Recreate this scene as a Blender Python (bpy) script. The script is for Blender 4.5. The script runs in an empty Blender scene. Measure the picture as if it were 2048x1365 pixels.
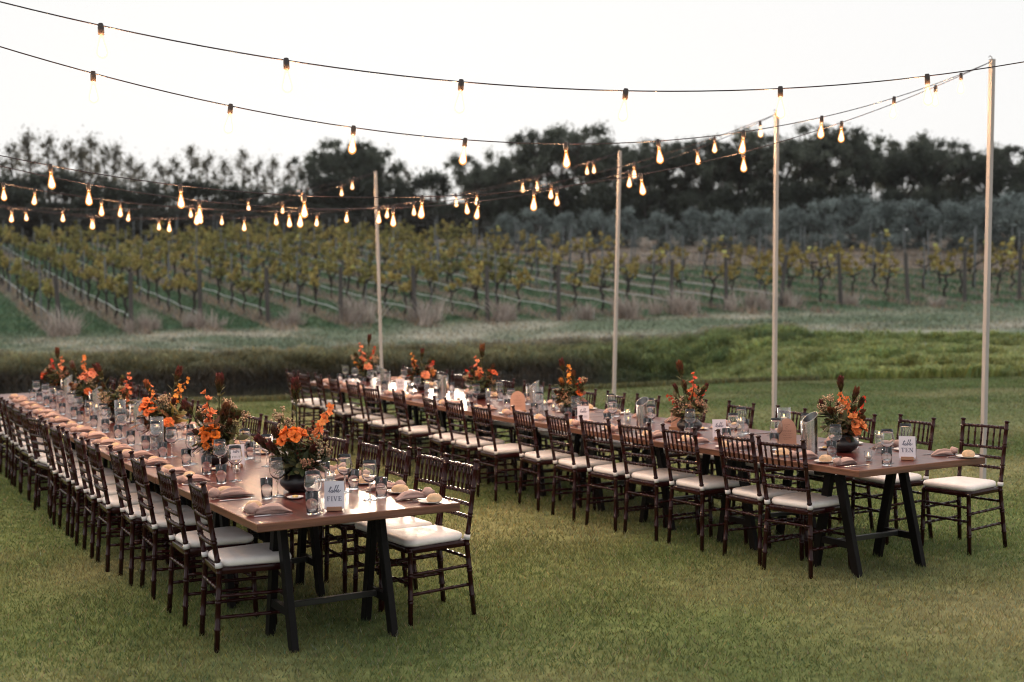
import bpy, bmesh, math, random
import numpy as np
from mathutils import Vector, Matrix

# ------------------------------------------------------------------ camera, sky, sun, exposure
scene = bpy.context.scene
COL = scene.collection
cam_data = bpy.data.cameras.new('camera')
cam = bpy.data.objects.new('camera', cam_data)
COL.objects.link(cam)
cam.location = (0, 0, 1.8)
cam.rotation_euler = (math.radians(90 - 1.326), 0, 0)
cam_data.sensor_width = 36.0
cam_data.lens = 36.0 * 2450 / 2048
cam_data.clip_start = 0.1
cam_data.clip_end = 2000
cam_data.dof.use_dof = True
cam_data.dof.focus_distance = 7.7
cam_data.dof.aperture_fstop = 1.8
scene.camera = cam

SUN_AZ = math.radians(-6)        # direction of the set sun, from +Y towards +X
SUN_EL = math.radians(5.0)
world = bpy.data.worlds.new('World')
scene.world = world
world.use_nodes = True
wn, wl = world.node_tree.nodes, world.node_tree.links
sky = wn.new('ShaderNodeTexSky')
sky.sky_type = 'NISHITA'
sky.sun_disc = False
sky.sun_elevation = SUN_EL
sky.sun_rotation = SUN_AZ
sky.altitude = 50
sky.air_density = 1.0
sky.dust_density = 3.0
sky.ozone_density = 1.0
hsv = wn.new('ShaderNodeHueSaturation')
hsv.inputs['Saturation'].default_value = 0.9
gam = wn.new('ShaderNodeGamma')
gam.inputs['Gamma'].default_value = 0.032
bg = wn['Background']
bg.inputs['Strength'].default_value = 0.15
wl.new(sky.outputs[0], gam.inputs['Color'])
wl.new(gam.outputs[0], hsv.inputs['Color'])
wl.new(hsv.outputs[0], bg.inputs['Color'])

sun_data = bpy.data.lights.new('sun', 'SUN')
sun_data.energy = 0.6
sun_data.angle = math.radians(10)
sun_data.color = (1.0, 0.82, 0.62)
sun = bpy.data.objects.new('sun', sun_data)
COL.objects.link(sun)
sun_dir = Vector((math.sin(SUN_AZ) * math.cos(SUN_EL), math.cos(SUN_AZ) * math.cos(SUN_EL), math.sin(SUN_EL)))
sun.rotation_euler = sun_dir.to_track_quat('Z', 'Y').to_euler()

scene.view_settings.view_transform = 'Standard'
scene.view_settings.look = 'None'
scene.view_settings.gamma = 1.0
scene.view_settings.use_curve_mapping = False
scene.view_settings.exposure = 2.63
scene.render.engine = 'CYCLES'
scene.cycles.use_denoising = True
scene.cycles.filter_width = 1.05
scene.cycles.sample_clamp_indirect = 4.0
scene.cycles.max_bounces = 16
scene.cycles.diffuse_bounces = 3
scene.cycles.glossy_bounces = 4
scene.cycles.transmission_bounces = 16
scene.cycles.transparent_max_bounces = 24
scene.cycles.caustics_reflective = False
scene.cycles.caustics_refractive = True

rng = np.random.default_rng(7)
random.seed(7)

# ------------------------------------------------------------------ helpers
def sstep(t):
    t = np.clip(t, 0, 1)
    return t * t * (3 - 2 * t)

def unit(v):
    return v / np.linalg.norm(v)

_tab = np.random.default_rng(3).random((256, 256))
def vnoise(x, y):
    """smooth value noise in [0,1], arrays allowed"""
    x = np.asarray(x, float); y = np.asarray(y, float)
    xi = np.floor(x).astype(int); yi = np.floor(y).astype(int)
    fx = x - xi; fy = y - yi
    fx = fx * fx * (3 - 2 * fx); fy = fy * fy * (3 - 2 * fy)
    a = _tab[xi % 256, yi % 256]; b = _tab[(xi + 1) % 256, yi % 256]
    c = _tab[xi % 256, (yi + 1) % 256]; d = _tab[(xi + 1) % 256, (yi + 1) % 256]
    return (a * (1 - fx) + b * fx) * (1 - fy) + (c * (1 - fx) + d * fx) * fy

def fbm(x, y, o=3):
    s = 0; w = .5
    for k in range(o):
        s = s + w * vnoise(x * 2 ** k + 17 * k, y * 2 ** k + 31 * k); w *= .5
    return s

class MB:
    """collects faces, then becomes one mesh"""
    def __init__(self):
        self.v = []; self.f = []; self.c = []
        self.col = (1, 1, 1)
    def add(self, verts, faces, M=None):
        o = len(self.v)
        if M is not None:
            verts = [M @ Vector(p) for p in verts]
        self.v.extend([tuple(p) for p in verts])
        self.f.extend([tuple(i + o for i in q) for q in faces])
        self.c.extend([self.col] * len(verts))
    def box(self, c, s, M=None, ch=0.0):
        x, y, z = s[0] / 2, s[1] / 2, s[2] / 2
        if ch <= 0:
            vs = [(c[0] + i * x, c[1] + j * y, c[2] + k * z) for k in (-1, 1) for j in (-1, 1) for i in (-1, 1)]
            self.add(vs, [(0, 2, 3, 1), (4, 5, 7, 6), (0, 1, 5, 4), (2, 6, 7, 3), (0, 4, 6, 2), (1, 3, 7, 5)], M)
        else:
            bm = bmesh.new()
            bmesh.ops.create_cube(bm, size=1)
            for v in bm.verts:
                v.co = (v.co.x * s[0], v.co.y * s[1], v.co.z * s[2])
            bmesh.ops.bevel(bm, geom=bm.edges[:], offset=ch, segments=1, affect='EDGES')
            bm.verts.ensure_lookup_table()
            vs = [v.co + Vector(c) for v in bm.verts]
            fs = [[v.index for v in f.verts] for f in bm.faces]
            bm.free()
            self.add(vs, fs, M)
    def lathe(self, prof, n=16, M=None, wob=None):
        vs = []; fs = []
        for i, (r, z) in enumerate(prof):
            for k in range(n):
                a = 2 * math.pi * k / n
                rr = r if wob is None else r * wob(a, i / len(prof))
                vs.append((rr * math.cos(a), rr * math.sin(a), z))
        for i in range(len(prof) - 1):
            for k in range(n):
                k2 = (k + 1) % n
                fs.append((i * n + k, i * n + k2, (i + 1) * n + k2, (i + 1) * n + k))
        if prof[0][0] > 1e-6:
            fs.append(tuple(range(n - 1, -1, -1)))
        if prof[-1][0] > 1e-6:
            b = (len(prof) - 1) * n
            fs.append(tuple(b + k for k in range(n)))
        self.add(vs, fs, M)
    def lathe_open(self, prof, n=16, M=None):
        vs = []; fs = []
        for r, z in prof:
            for k in range(n):
                a = 2 * math.pi * k / n
                vs.append((r * math.cos(a), r * math.sin(a), z))
        for i in range(len(prof) - 1):
            for k in range(n):
                k2 = (k + 1) % n
                fs.append((i * n + k, i * n + k2, (i + 1) * n + k2, (i + 1) * n + k))
        self.add(vs, fs, M)
    def tube(self, pts, rad, n=8, cap=True, M=None):
        pts = [Vector(p) for p in pts]
        if not hasattr(rad, '__len__'):
            rad = [rad] * len(pts)
        vs = []; fs = []
        up = None
        for i, p in enumerate(pts):
            t = (pts[min(i + 1, len(pts) - 1)] - pts[max(i - 1, 0)])
            if t.length < 1e-9: t = Vector((0, 0, 1))
            t.normalize()
            if up is None:
                up = Vector((1, 0, 0)) if abs(t.x) < .8 else Vector((0, 1, 0))
            a = (up - t * up.dot(t)).normalized()
            up = a
            b = t.cross(a)
            for k in range(n):
                w = 2 * math.pi * k / n
                vs.append(p + (a * math.cos(w) + b * math.sin(w)) * rad[i])
        for i in range(len(pts) - 1):
            for k in range(n):
                k2 = (k + 1) % n
                fs.append((i * n + k, i * n + k2, (i + 1) * n + k2, (i + 1) * n + k))
        if cap:
            fs.append(tuple(range(n - 1, -1, -1)))
            b0 = (len(pts) - 1) * n
            fs.append(tuple(b0 + k for k in range(n)))
        self.add(vs, fs, M)
    def mesh(self, name, mat, smooth=True, colors=False):
        me = bpy.data.meshes.new(name)
        me.from_pydata(self.v, [], self.f)
        if smooth:
            me.polygons.foreach_set('use_smooth', [True] * len(me.polygons))
        if colors:
            at = me.color_attributes.new('Col', 'FLOAT_COLOR', 'POINT')
            arr = np.ones((len(self.v), 4), np.float32); arr[:, :3] = np.array(self.c)
            at.data.foreach_set('color', arr.ravel())
        if mat is not None:
            me.materials.append(mat)
        me.update()
        return me

def auto_sharp(me, deg=40):
    try:
        me.set_sharp_from_angle(angle=math.radians(deg))
    except Exception:
        pass
    return me

def np_mesh(name, V, F, mat, col=None, smooth=False):
    """numpy triangles or quads -> mesh"""
    me = bpy.data.meshes.new(name)
    nv, nf, k = len(V), len(F), F.shape[1]
    me.vertices.add(nv); me.loops.add(nf * k); me.polygons.add(nf)
    me.vertices.foreach_set('co', V.astype(np.float32).ravel())
    me.loops.foreach_set('vertex_index', F.astype(np.int32).ravel())
    me.polygons.foreach_set('loop_start', np.arange(0, nf * k, k, dtype=np.int32))
    if smooth:
        me.polygons.foreach_set('use_smooth', np.ones(nf, bool))
    if col is not None:
        at = me.color_attributes.new('Col', 'FLOAT_COLOR', 'POINT')
        arr = np.ones((nv, 4), np.float32); arr[:, :3] = col
        at.data.foreach_set('color', arr.ravel())
    me.materials.append(mat)
    me.update(calc_edges=True)
    return me

def obj(name, me, parent=None, M=None, loc=None):
    o = bpy.data.objects.new(name, me)
    COL.objects.link(o)
    if parent is not None:
        o.parent = parent
    if M is not None:
        o.matrix_basis = M
    elif loc is not None:
        o.location = loc
    return o

def tag(o, label=None, cat=None, group=None, kind=None):
    if label: o['label'] = label
    if cat: o['category'] = cat
    if group: o['group'] = group
    if kind: o['kind'] = kind
    return o

ORD = ['', 'first', 'second', 'third', 'fourth', 'fifth', 'sixth', 'seventh', 'eighth', 'ninth', 'tenth', 'eleventh', 'twelfth',
       'thirteenth', 'fourteenth', 'fifteenth', 'sixteenth', 'seventeenth', 'eighteenth', 'nineteenth', 'twentieth']
def word(n):
    if n <= 20: return ORD[n]
    t = {2: 'twenty', 3: 'thirty', 4: 'forty'}[n // 10]
    return t + '-' + ORD[n % 10] if n % 10 else t[:-1] + 'ieth'

# ------------------------------------------------------------------ materials
def pmat(name, col, rough=.5, metal=0, spec=.5, noise=None, bump=None, coat=0, trans=0, sheen=0):
    m = bpy.data.materials.new(name); m.use_nodes = True
    n, l = m.node_tree.nodes, m.node_tree.links
    b = n['Principled BSDF']
    b.inputs['Base Color'].default_value = (*col, 1)
    b.inputs['Roughness'].default_value = rough
    b.inputs['Metallic'].default_value = metal
    b.inputs['Specular IOR Level'].default_value = spec
    b.inputs['Coat Weight'].default_value = coat
    b.inputs['Transmission Weight'].default_value = trans
    b.inputs['Sheen Weight'].default_value = sheen
    tc = None
    if noise or bump:
        tc = n.new('ShaderNodeTexCoord')
    if noise:
        sc, amt, stretch = noise
        mp = n.new('ShaderNodeMapping'); mp.inputs['Scale'].default_value = stretch
        nz = n.new('ShaderNodeTexNoise'); nz.inputs['Scale'].default_value = sc; nz.inputs['Detail'].default_value = 5
        cr = n.new('ShaderNodeMapRange'); cr.inputs['From Min'].default_value = .3; cr.inputs['From Max'].default_value = .7
        cr.inputs['To Min'].default_value = 1 - amt; cr.inputs['To Max'].default_value = 1 + amt
        mx = n.new('ShaderNodeVectorMath'); mx.operation = 'SCALE'; mx.inputs[0].default_value = col
        l.new(tc.outputs['Object'], mp.inputs[0]); l.new(mp.outputs[0], nz.inputs['Vector'])
        l.new(nz.outputs['Fac'], cr.inputs[0]); l.new(cr.outputs[0], mx.inputs['Scale'])
        l.new(mx.outputs[0], b.inputs['Base Color'])
    if bump:
        sc, st, stretch = bump
        mp = n.new('ShaderNodeMapping'); mp.inputs['Scale'].default_value = stretch
        nz = n.new('ShaderNodeTexNoise'); nz.inputs['Scale'].default_value = sc; nz.inputs['Detail'].default_value = 4
        bp = n.new('ShaderNodeBump'); bp.inputs['Strength'].default_value = st; bp.inputs['Distance'].default_value = .01
        l.new(tc.outputs['Object'], mp.inputs[0]); l.new(mp.outputs[0], nz.inputs['Vector'])
        l.new(nz.outputs['Fac'], bp.inputs['Height']); l.new(bp.outputs[0], b.inputs['Normal'])
    return m

def leafmat(name, trans=.35, rough=.6, noise=6.0, amt=.25, spec=.3):
    """colour comes from the 'Col' attribute of each leaf or blade, with some translucency"""
    m = bpy.data.materials.new(name); m.use_nodes = True
    n, l = m.node_tree.nodes, m.node_tree.links
    b = n['Principled BSDF']; out = n['Material Output']
    b.inputs['Roughness'].default_value = rough
    b.inputs['Specular IOR Level'].default_value = spec
    at = n.new('ShaderNodeVertexColor'); at.layer_name = 'Col'
    tc = n.new('ShaderNodeTexCoord'); nz = n.new('ShaderNodeTexNoise'); nz.inputs['Scale'].default_value = noise
    cr = n.new('ShaderNodeMapRange'); cr.inputs['From Min'].default_value = .3; cr.inputs['From Max'].default_value = .7
    cr.inputs['To Min'].default_value = 1 - amt; cr.inputs['To Max'].default_value = 1 + amt
    mx = n.new('ShaderNodeVectorMath'); mx.operation = 'SCALE'
    l.new(tc.outputs['Object'], nz.inputs['Vector']); l.new(nz.outputs['Fac'], cr.inputs[0])
    l.new(at.outputs['Color'], mx.inputs[0]); l.new(cr.outputs[0], mx.inputs['Scale'])
    l.new(mx.outputs[0], b.inputs['Base Color'])
    if trans > 0:
        t = n.new('ShaderNodeBsdfTranslucent'); ms = n.new('ShaderNodeMixShader'); ms.inputs[0].default_value = trans
        l.new(mx.outputs[0], t.inputs['Color']); l.new(b.outputs[0], ms.inputs[1]); l.new(t.outputs[0], ms.inputs[2])
        l.new(ms.outputs[0], out.inputs['Surface'])
    return m

def thin_glass(name, tint=(1, 1, 1), rough=.02, ior=1.5):
    m = bpy.data.materials.new(name); m.use_nodes = True
    n, l = m.node_tree.nodes, m.node_tree.links
    n.remove(n['Principled BSDF']); out = n['Material Output']
    # Schlick reflectance, the same from either side of the wall of the glass
    lw = n.new('ShaderNodeLayerWeight'); lw.inputs['Blend'].default_value = .5
    pw = n.new('ShaderNodeMath'); pw.operation = 'POWER'; pw.inputs[1].default_value = 3.0
    fr = n.new('ShaderNodeMapRange'); fr.inputs['To Min'].default_value = .07; fr.inputs['To Max'].default_value = .95
    l.new(lw.outputs['Facing'], pw.inputs[0]); l.new(pw.outputs[0], fr.inputs[0])
    tr = n.new('ShaderNodeBsdfTransparent'); tr.inputs['Color'].default_value = (*tint, 1)
    gl = n.new('ShaderNodeBsdfGlossy'); gl.inputs['Roughness'].default_value = rough
    ms = n.new('ShaderNodeMixShader')
    l.new(fr.outputs[0], ms.inputs[0]); l.new(tr.outputs[0], ms.inputs[1]); l.new(gl.outputs[0], ms.inputs[2])
    l.new(ms.outputs[0], out.inputs['Surface'])
    return m

def solid_glass(name, ior=1.46):
    m = bpy.data.materials.new(name); m.use_nodes = True
    n, l = m.node_tree.nodes, m.node_tree.links
    n.remove(n['Principled BSDF'])
    g = n.new('ShaderNodeBsdfGlass'); g.inputs['Roughness'].default_value = 0; g.inputs['IOR'].default_value = ior
    l.new(g.outputs[0], n['Material Output'].inputs['Surface'])
    return m

def emat(name, col, strength, sample=False):
    m = bpy.data.materials.new(name); m.use_nodes = True
    n, l = m.node_tree.nodes, m.node_tree.links
    n.remove(n['Principled BSDF'])
    e = n.new('ShaderNodeEmission'); e.inputs[0].default_value = (*col, 1); e.inputs[1].default_value = strength
    l.new(e.outputs[0], n['Material Output'].inputs['Surface'])
    if not sample:
        m.cycles.emission_sampling = 'NONE'
    return m

M_CHAIR = pmat('chair_mahogany', (.022, .0045, .0048), .15, spec=.24, noise=(9, .35, (1, 1, .15)))
M_CUSH = pmat('cushion_vinyl', (.88, .83, .82), .40, noise=(14, .06, (1, 1, 1)), bump=(35, .25, (1, 1, 1)))
M_STRAP = pmat('cushion_strap', (.70, .68, .70), .6)
M_TABLE = pmat('table_timber', (.078, .013, .010), .28, spec=.7, noise=(2.6, .8, (11, .45, 3)), bump=(3, .10, (12, .6, 3)))
M_EDGE = pmat('table_edge_timber', (.15, .060, .034), .45, noise=(3, .5, (1, .3, 14)), bump=(4, .3, (1, .4, 12)))
M_TRESTLE = pmat('trestle_black', (.006, .005, .005), .55, spec=.12, noise=(6, .3, (1, 1, .2)))
M_STEELBAR = pmat('trestle_bar', (.05, .05, .05), .3, metal=.6)
M_POLE = pmat('pole_timber', (.38, .365, .37), .75, noise=(6, .22, (1, 1, .06)), bump=(20, .3, (1, 1, .05)))
M_CABLE = pmat('festoon_cable', (.020, .012, .020), .5)
M_SOCKET = pmat('festoon_socket', (.028, .018, .016), .45)
M_GLASS = solid_glass('table_glass')
M_BULB = None
M_PLATE = pmat('plate_porcelain', (.74, .72, .70), .25)
M_ROLL = pmat('bread_crust', (.62, .42, .26), .7, noise=(30, .2, (1, 1, 1)), bump=(60, .3, (1, 1, 1)))
M_NAPKIN = pmat('napkin_linen', (.47, .305, .265), .85, noise=(25, .12, (1, 1, 1)), bump=(120, .25, (1, 1, 1)), sheen=.2)
M_CUTLERY = pmat('cutlery_steel', (.72, .72, .74), .18, metal=1)
M_JUG = pmat('jug_steel', (.66, .63, .61), .26, metal=1, noise=(4, .08, (1, 1, 6)))
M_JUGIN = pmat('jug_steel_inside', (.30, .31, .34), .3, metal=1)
M_VASE = pmat('vase_ceramic', (.016, .013, .015), .38, bump=(25, .15, (1, 1, 1)))
M_CARD = pmat('card_paper', (.74, .70, .78), .7)
M_INK = pmat('card_ink', (.13, .13, .20), .7)
M_CARDWOOD = pmat('card_stand_wood', (.33, .17, .10), .6, noise=(12, .2, (.2, 1, 1)))
M_MENU = pmat('menu_board', (.56, .32, .24), .75)
M_MENUINK = pmat('menu_print', (.30, .15, .11), .8)
M_WAX = pmat('candle_wax', (.80, .74, .66), .5)
M_FLAME = emat('candle_flame', (1, .55, .2), 1.6)
M_WATERGLASS = thin_glass('candle_water', (.97, .985, .985))
M_THIN = thin_glass('thin_glass', (.985, .99, .99))
M_FLORA = leafmat('flower_petal', .25, .55, 40, .18)
M_GRASS = leafmat('grass_blade', .50, .65, .6, .22, .10)
M_LEAF = leafmat('tree_leaf', .45, .65, .4, .25, .12)
M_BARK = pmat('bark', (.055, .042, .036), .9, noise=(3, .35, (1, 1, .3)), bump=(6, .8, (1, 1, .25)))
M_VINEWOOD = pmat('vine_wood', (.030, .023, .021), .95, noise=(12, .35, (1, 1, .4)), bump=(18, .8, (1, 1, .4)))
M_POST = pmat('vineyard_post', (.080, .072, .068), .9, noise=(8, .3, (1, 1, .1)), bump=(12, .6, (1, 1, .1)))
M_STEELPOST = pmat('vineyard_steel_post', (.16, .17, .18), .6, metal=.3)
M_PIPE = pmat('irrigation_pipe', (.55, .55, .54), .5)
M_WIRE = pmat('trellis_wire', (.14, .14, .14), .5, metal=.5)

# ------------------------------------------------------------------ terrain
RD = np.array([-.467, .884])                 # direction of the vine rows, uphill
RQ = np.array([.884, .467])
WATER_Z = -.14

def lawn_z(X, Y):
    d = np.clip(Y - 8, -20, 11)
    Xc = 18 * np.tanh(X / 18)
    return .008 + .021 * Xc + .001 * d + .0018 * np.maximum(d, 0) ** 2

def lawn_edge(X):
    return np.interp(X, [-12, -5, 1, 5.5, 9], [22.3, 22.9, 24.1, 25.8, 25.8]) + .5 * (vnoise(X * .35, X * 0 + 3.3) - .5)

def bank_base(X):
    return 33 + 5 * sstep((X + 12) / 16) + .7 * (vnoise(X * .5, X * 0 + 9.1) - .5)

def hill_z(X, Y):
    Yc = np.minimum(Y, 93)
    return -3.92 + .0105 * np.clip(X, -60, 60) + .122 * Yc + .035 * (Y - Yc)

HUMPS = [(7.2, 27.4, 1.5, .9, .50), (9.2, 27.3, 1.7, .8, .42), (11.4, 27.6, 1.6, .9, .50), (13.2, 27.2, 1.4, .9, .45), (7.0, 30.0, 1.8, 1.1, .52), (9.6, 29.9, 1.5, 1.0, .46),
         (11.8, 30.4, 1.7, 1.1, .50), (14.2, 30.2, 1.5, 1.0, .46), (6.6, 33.2, 2.0, 1.1, .40), (9.0, 33.0, 1.7, 1.2, .44), (12.0, 33.4, 2.0, 1.2, .40), (14.6, 33.6, 1.6, 1.1, .40), (5.6, 31.5, 1.2, .9, .35)]
def hump(X, Y):
    z = 0 * X - .12
    for cx, cy, rx, ry, h in HUMPS:
        z = np.maximum(z, h * np.exp(-((X - cx) / rx) ** 2 - ((Y - cy) / ry) ** 2) - .12)
    return z * .62

def ground_z(X, Y):
    X = np.asarray(X, float); Y = np.asarray(Y, float)
    L = lawn_z(X, Y)
    ye, yb = lawn_edge(X), bank_base(X)
    yt = yb + 1.7
    T = .30 + .006 * (X + 12) + .16 * (fbm(X * .5, Y * .5) - .45)
    V44 = hill_z(X, 44.0 + 0 * X)
    bed = -.55
    zl = np.where(Y < ye, L, L + (bed - L) * sstep((Y - ye) / 1.1))
    zl = np.where(Y > yb - .6, bed + (T - bed) * sstep((Y - yb + .6) / 2.3), zl)
    zl = np.where(Y > yt, T + (V44 - T) * np.clip((Y - yt) / np.maximum(44 - yt, 1), 0, 1), zl)
    mound = hump(X, Y) + .22 * (vnoise(X * .9, Y * .9 + 3) - .5)
    tr = np.clip((Y - ye) / 9.5, 0, 1)
    zr = np.where(Y < ye, L, L + (.58 - L) * tr + mound * sstep((Y - ye) / 1.2) * sstep((38.5 - Y) / 4))
    yt2 = 26 + 9.5
    zr = np.where(Y > yt2, .58 + (V44 - .58) * np.clip((Y - yt2) / (44 - yt2), 0, 1) + mound * sstep((38.5 - Y) / 4), zr)
    w = sstep((X - 4.6) / 3.4)
    z = zl * (1 - w) + zr * w
    z = np.where(Y > 44, hill_z(X, Y) + .12 * (fbm(X * .25, Y * .25) - .45), z)
    return z

def vine_back(X):
    return np.interp(X, [-12, -4, 4, 25], [92, 86, 66, 60])

def row_dist(X, Y):
    q = X * RQ[0] + Y * RQ[1]
    return np.abs((q - 5.92 + 1.175) % 2.35 - 1.175)

def ground_col(X, Y):
    """true colour of the turf, soil and dry grass at a place"""
    n1 = fbm(X * .35, Y * .55); n2 = fbm(X * 1.7 + 40, Y * 1.7); n3 = fbm(X * .12, Y * .2)
    def mix(a, b, t): return np.array(a)[None] * (1 - t[:, None]) + np.array(b)[None] * t[:, None]
    lawn = mix((.112, .150, .056), (.262, .250, .130), np.clip((n1 - .36) * 2.4 + (n2 - .45) * 1.2 + (n3 - .45) * 1.2, 0, 1))
    ye, yb = lawn_edge(X), bank_base(X)
    bankc = mix((.060, .052, .030), (.15, .14, .07), np.clip((n2 - .3) * 2, 0, 1))
    gb = sstep((X - 1.5) / 3.5)[:, None]; bankc = bankc * (1 - gb) + mix((.12, .17, .06), (.2, .23, .1), np.clip((n2 - .3) * 2, 0, 1)) * gb
    strip = mix((.175, .210, .14), (.50, .445, .36), np.clip((n1 - .30) * 2.6, 0, 1))
    moundc = mix((.13, .19, .07), (.24, .27, .12), np.clip((n2 - .3) * 2, 0, 1))
    vgreen = mix((.065, .120, .065), (.12, .165, .09), np.clip((n2 - .3) * 2, 0, 1))
    vdry = mix((.17, .15, .10), (.30, .245, .19), np.clip((n2 - .3) * 2, 0, 1))
    rd = row_dist(X, Y)
    tv = np.clip(1.0 - rd / .55 + (n1 - .5) * 1.5, 0, 1) * (1 - .65 * sstep((X - 4) / 6))
    vine = vgreen * (1 - tv[:, None]) + vdry * tv[:, None]
    c = lawn
    w = sstep((Y - ye - .1) / .5)[:, None]
    wr = sstep((X - 3.5) / 5.5)[:, None]
    c = c * (1 - w) + (bankc * (1 - wr) + moundc * wr) * w
    w = sstep((Y - (yb + 2.2)) / 1.5)[:, None] * (1 - wr) + sstep((Y - 36.5) / 2)[:, None] * wr
    c = c * (1 - w) + strip * w
    front = 41.0 + .17 * (X + 15)
    w = sstep((Y - front + .8 + (n3 - .5) * 3) / 2.5)[:, None]
    c = c * (1 - w) + vine * w
    w = sstep((Y - vine_back(X) - 1.5) / 2)[:, None]
    c = c * (1 - w) + mix((.20, .165, .13), (.36, .30, .25), np.clip((n1 - .3) * 2, 0, 1)) * w
    return c

def grid_sheet(name, xs, ys, mat, zf, cf=None):
    X, Y = np.meshgrid(xs, ys)
    x, y = X.ravel(), Y.ravel()
    V = np.stack([x, y, zf(x, y)], 1)
    nx, ny = len(xs), len(ys)
    i = np.arange(ny - 1)[:, None] * nx + np.arange(nx - 1)[None]
    i = i.ravel()
    F = np.stack([i, i + 1, i + nx + 1, i + nx], 1)
    me = np_mesh(name, V, F, mat, cf(x, y) if cf else None, smooth=True)
    return obj(name, me)

M_GROUND = leafmat('turf', 0, .9, 9, .30, .05)
xs = np.concatenate([np.linspace(-260, -42, 20), np.arange(-40, 40.1, .4), np.linspace(42, 260, 20)])
ys = np.concatenate([np.linspace(-60, -2, 12), np.arange(0, 24, 1.0), np.arange(24, 46, .25), np.arange(46, 96, .8), np.linspace(97, 420, 30)])
tag(grid_sheet('ground', xs, ys, M_GROUND, ground_z, ground_col), kind='structure')

# creek water
M_WATER = pmat('creek_water', (.012, .013, .012), .06, spec=.5, bump=(1.6, .12, (1, 1.8, 1)))
wx = np.linspace(-60, 9.5, 60); wy = np.linspace(22.0, 40, 24)
tag(grid_sheet('creek_water', wx, wy, M_WATER, lambda x, y: x * 0 + WATER_Z), kind='structure')

# ------------------------------------------------------------------ grass
def in_view(X, Y, m=1.06):
    return np.abs(X) < Y * .418 * m + .35

def blades(name, X, Y, h, w, lean, col, label, cat='grass', mat=None, seg=1, down=None, zoff=0.0, leandir=None):
    """one blade per root; seg 1 = a single triangle, 2 = arching blade of three triangles"""
    n = len(X)
    Z = ground_z(X, Y) + zoff
    a = rng.random(n) * 2 * np.pi
    if leandir is not None:
        b = leandir + rng.normal(0, .9, n)
    else:
        b = rng.random(n) * 2 * np.pi
    wx, wy = np.cos(a) * w * .5, np.sin(a) * w * .5
    lx, ly = np.cos(b) * lean * h, np.sin(b) * lean * h
    root = np.stack([X, Y, Z], 1)
    side = np.stack([wx, wy, wx * 0], 1)
    if seg == 1:
        tip = root + np.stack([lx, ly, h], 1)
        V = np.stack([root - side, root + side, tip], 1).reshape(-1, 3)
        F = np.arange(3 * n).reshape(n, 3)
        C = np.repeat(col, 3, 0)
    else:
        dn = np.zeros(n) if down is None else down
        mid = root + np.stack([lx * .45, ly * .45, h * .72], 1)
        tip = root + np.stack([lx * 1.25, ly * 1.25, h * (.9 - dn)], 1)
        V = np.stack([root - side, root + side, mid - side * .8, mid + side * .8, tip], 1).reshape(-1, 3)
        o = (np.arange(n) * 5)[:, None]
        F = np.concatenate([o + np.array([0, 1, 3]), o + np.array([0, 3, 2]), o + np.array([2, 3, 4])], 0)
        C = np.repeat(col, 5, 0)
    me = np_mesh(name, V, F, mat or M_GRASS, C)
    return tag(obj(name, me), label, cat, kind='stuff')

def jitter_col(c, s=.25, warm=.15):
    n = len(c)
    k = np.exp(rng.normal(0, s, n))[:, None]
    t = rng.normal(0, warm, n)[:, None]
    return np.clip(c * k * np.concatenate([1 + t, 1 + 0 * t, 1 - t], 1), .004, .6)

# mown lawn
LX, LY = [], []; LH, LW = [], []
for y0, y1, dens, h0, w0 in ((3.3, 6.0, 6500, .020, .0048), (6.0, 9.5, 4300, .022, .006), (9.5, 16, 1700, .026, .0095), (16, 26.6, 700, .024, .014)):
    area = (y1 - y0) * (2 * .445 * y1 + .7)
    n = int(area * dens)
    X = (rng.random(n) - .5) * (2 * .445 * y1 + .7); Y = y0 + (y1 - y0) * rng.random(n)
    k = in_view(X, Y) & (Y < lawn_edge(X) + .15)
    X, Y = X[k], Y[k]
    patch = .35 + 1.3 * fbm(X * 1.6, Y * 1.6)
    LX.append(X); LY.append(Y)
    LH.append(h0 * patch * np.exp(rng.normal(0, .3, len(X)))); LW.append(w0 * np.exp(rng.normal(0, .2, len(X))))
LX, LY, LH, LW = map(np.concatenate, (LX, LY, LH, LW))
lc = ground_col(LX, LY) * 1.12
dead = rng.random(len(LX)) < .10
lc[dead] = np.array([.27, .235, .15])
blades('lawn_grass', LX, LY, LH, LW, .55 + .35 * rng.random(len(LX)), jitter_col(lc, .28, .12), 'short mown lawn grass under the long tables')

# longer fringe along the lawn's lip above the creek
n = 26000
X = -14 + 20.5 * rng.random(n); Y = lawn_edge(X) - .15 + .75 * np.abs(rng.normal(0, .6, n))
fr = jitter_col(np.tile([.20, .20, .10], (n, 1)), .3, .15)
blades('fringe_grass', X, Y, .05 + .10 * rng.random(n), .016 + 0 * X, .5 + .4 * rng.random(n), fr, 'rough pale grass fringe along the lawn edge above the creek', seg=2, down=.15 * rng.random(n))

# the far creek bank: long grass hanging over a dark brown face
n = 95000
X = -17.5 + 27.5 * rng.random(n); t = rng.random(n)
Y = bank_base(X) - .25 + 4.0 * t ** 1.25
k = in_view(X, Y) & (X < 9.4)
X, Y, t = X[k], Y[k], t[k]; n = len(X)
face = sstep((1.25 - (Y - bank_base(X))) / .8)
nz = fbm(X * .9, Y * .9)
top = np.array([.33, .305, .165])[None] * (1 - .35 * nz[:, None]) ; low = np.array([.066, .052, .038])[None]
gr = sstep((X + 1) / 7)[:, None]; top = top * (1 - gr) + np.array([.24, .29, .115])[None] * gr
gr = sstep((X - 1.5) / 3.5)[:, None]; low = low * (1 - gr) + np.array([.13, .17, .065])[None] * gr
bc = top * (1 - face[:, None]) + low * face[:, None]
dry = sstep((Y - bank_base(X) - 2.3) / 1.5)[:, None]
bc = bc * (1 - dry) + np.array([.44, .385, .30])[None] * dry
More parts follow.
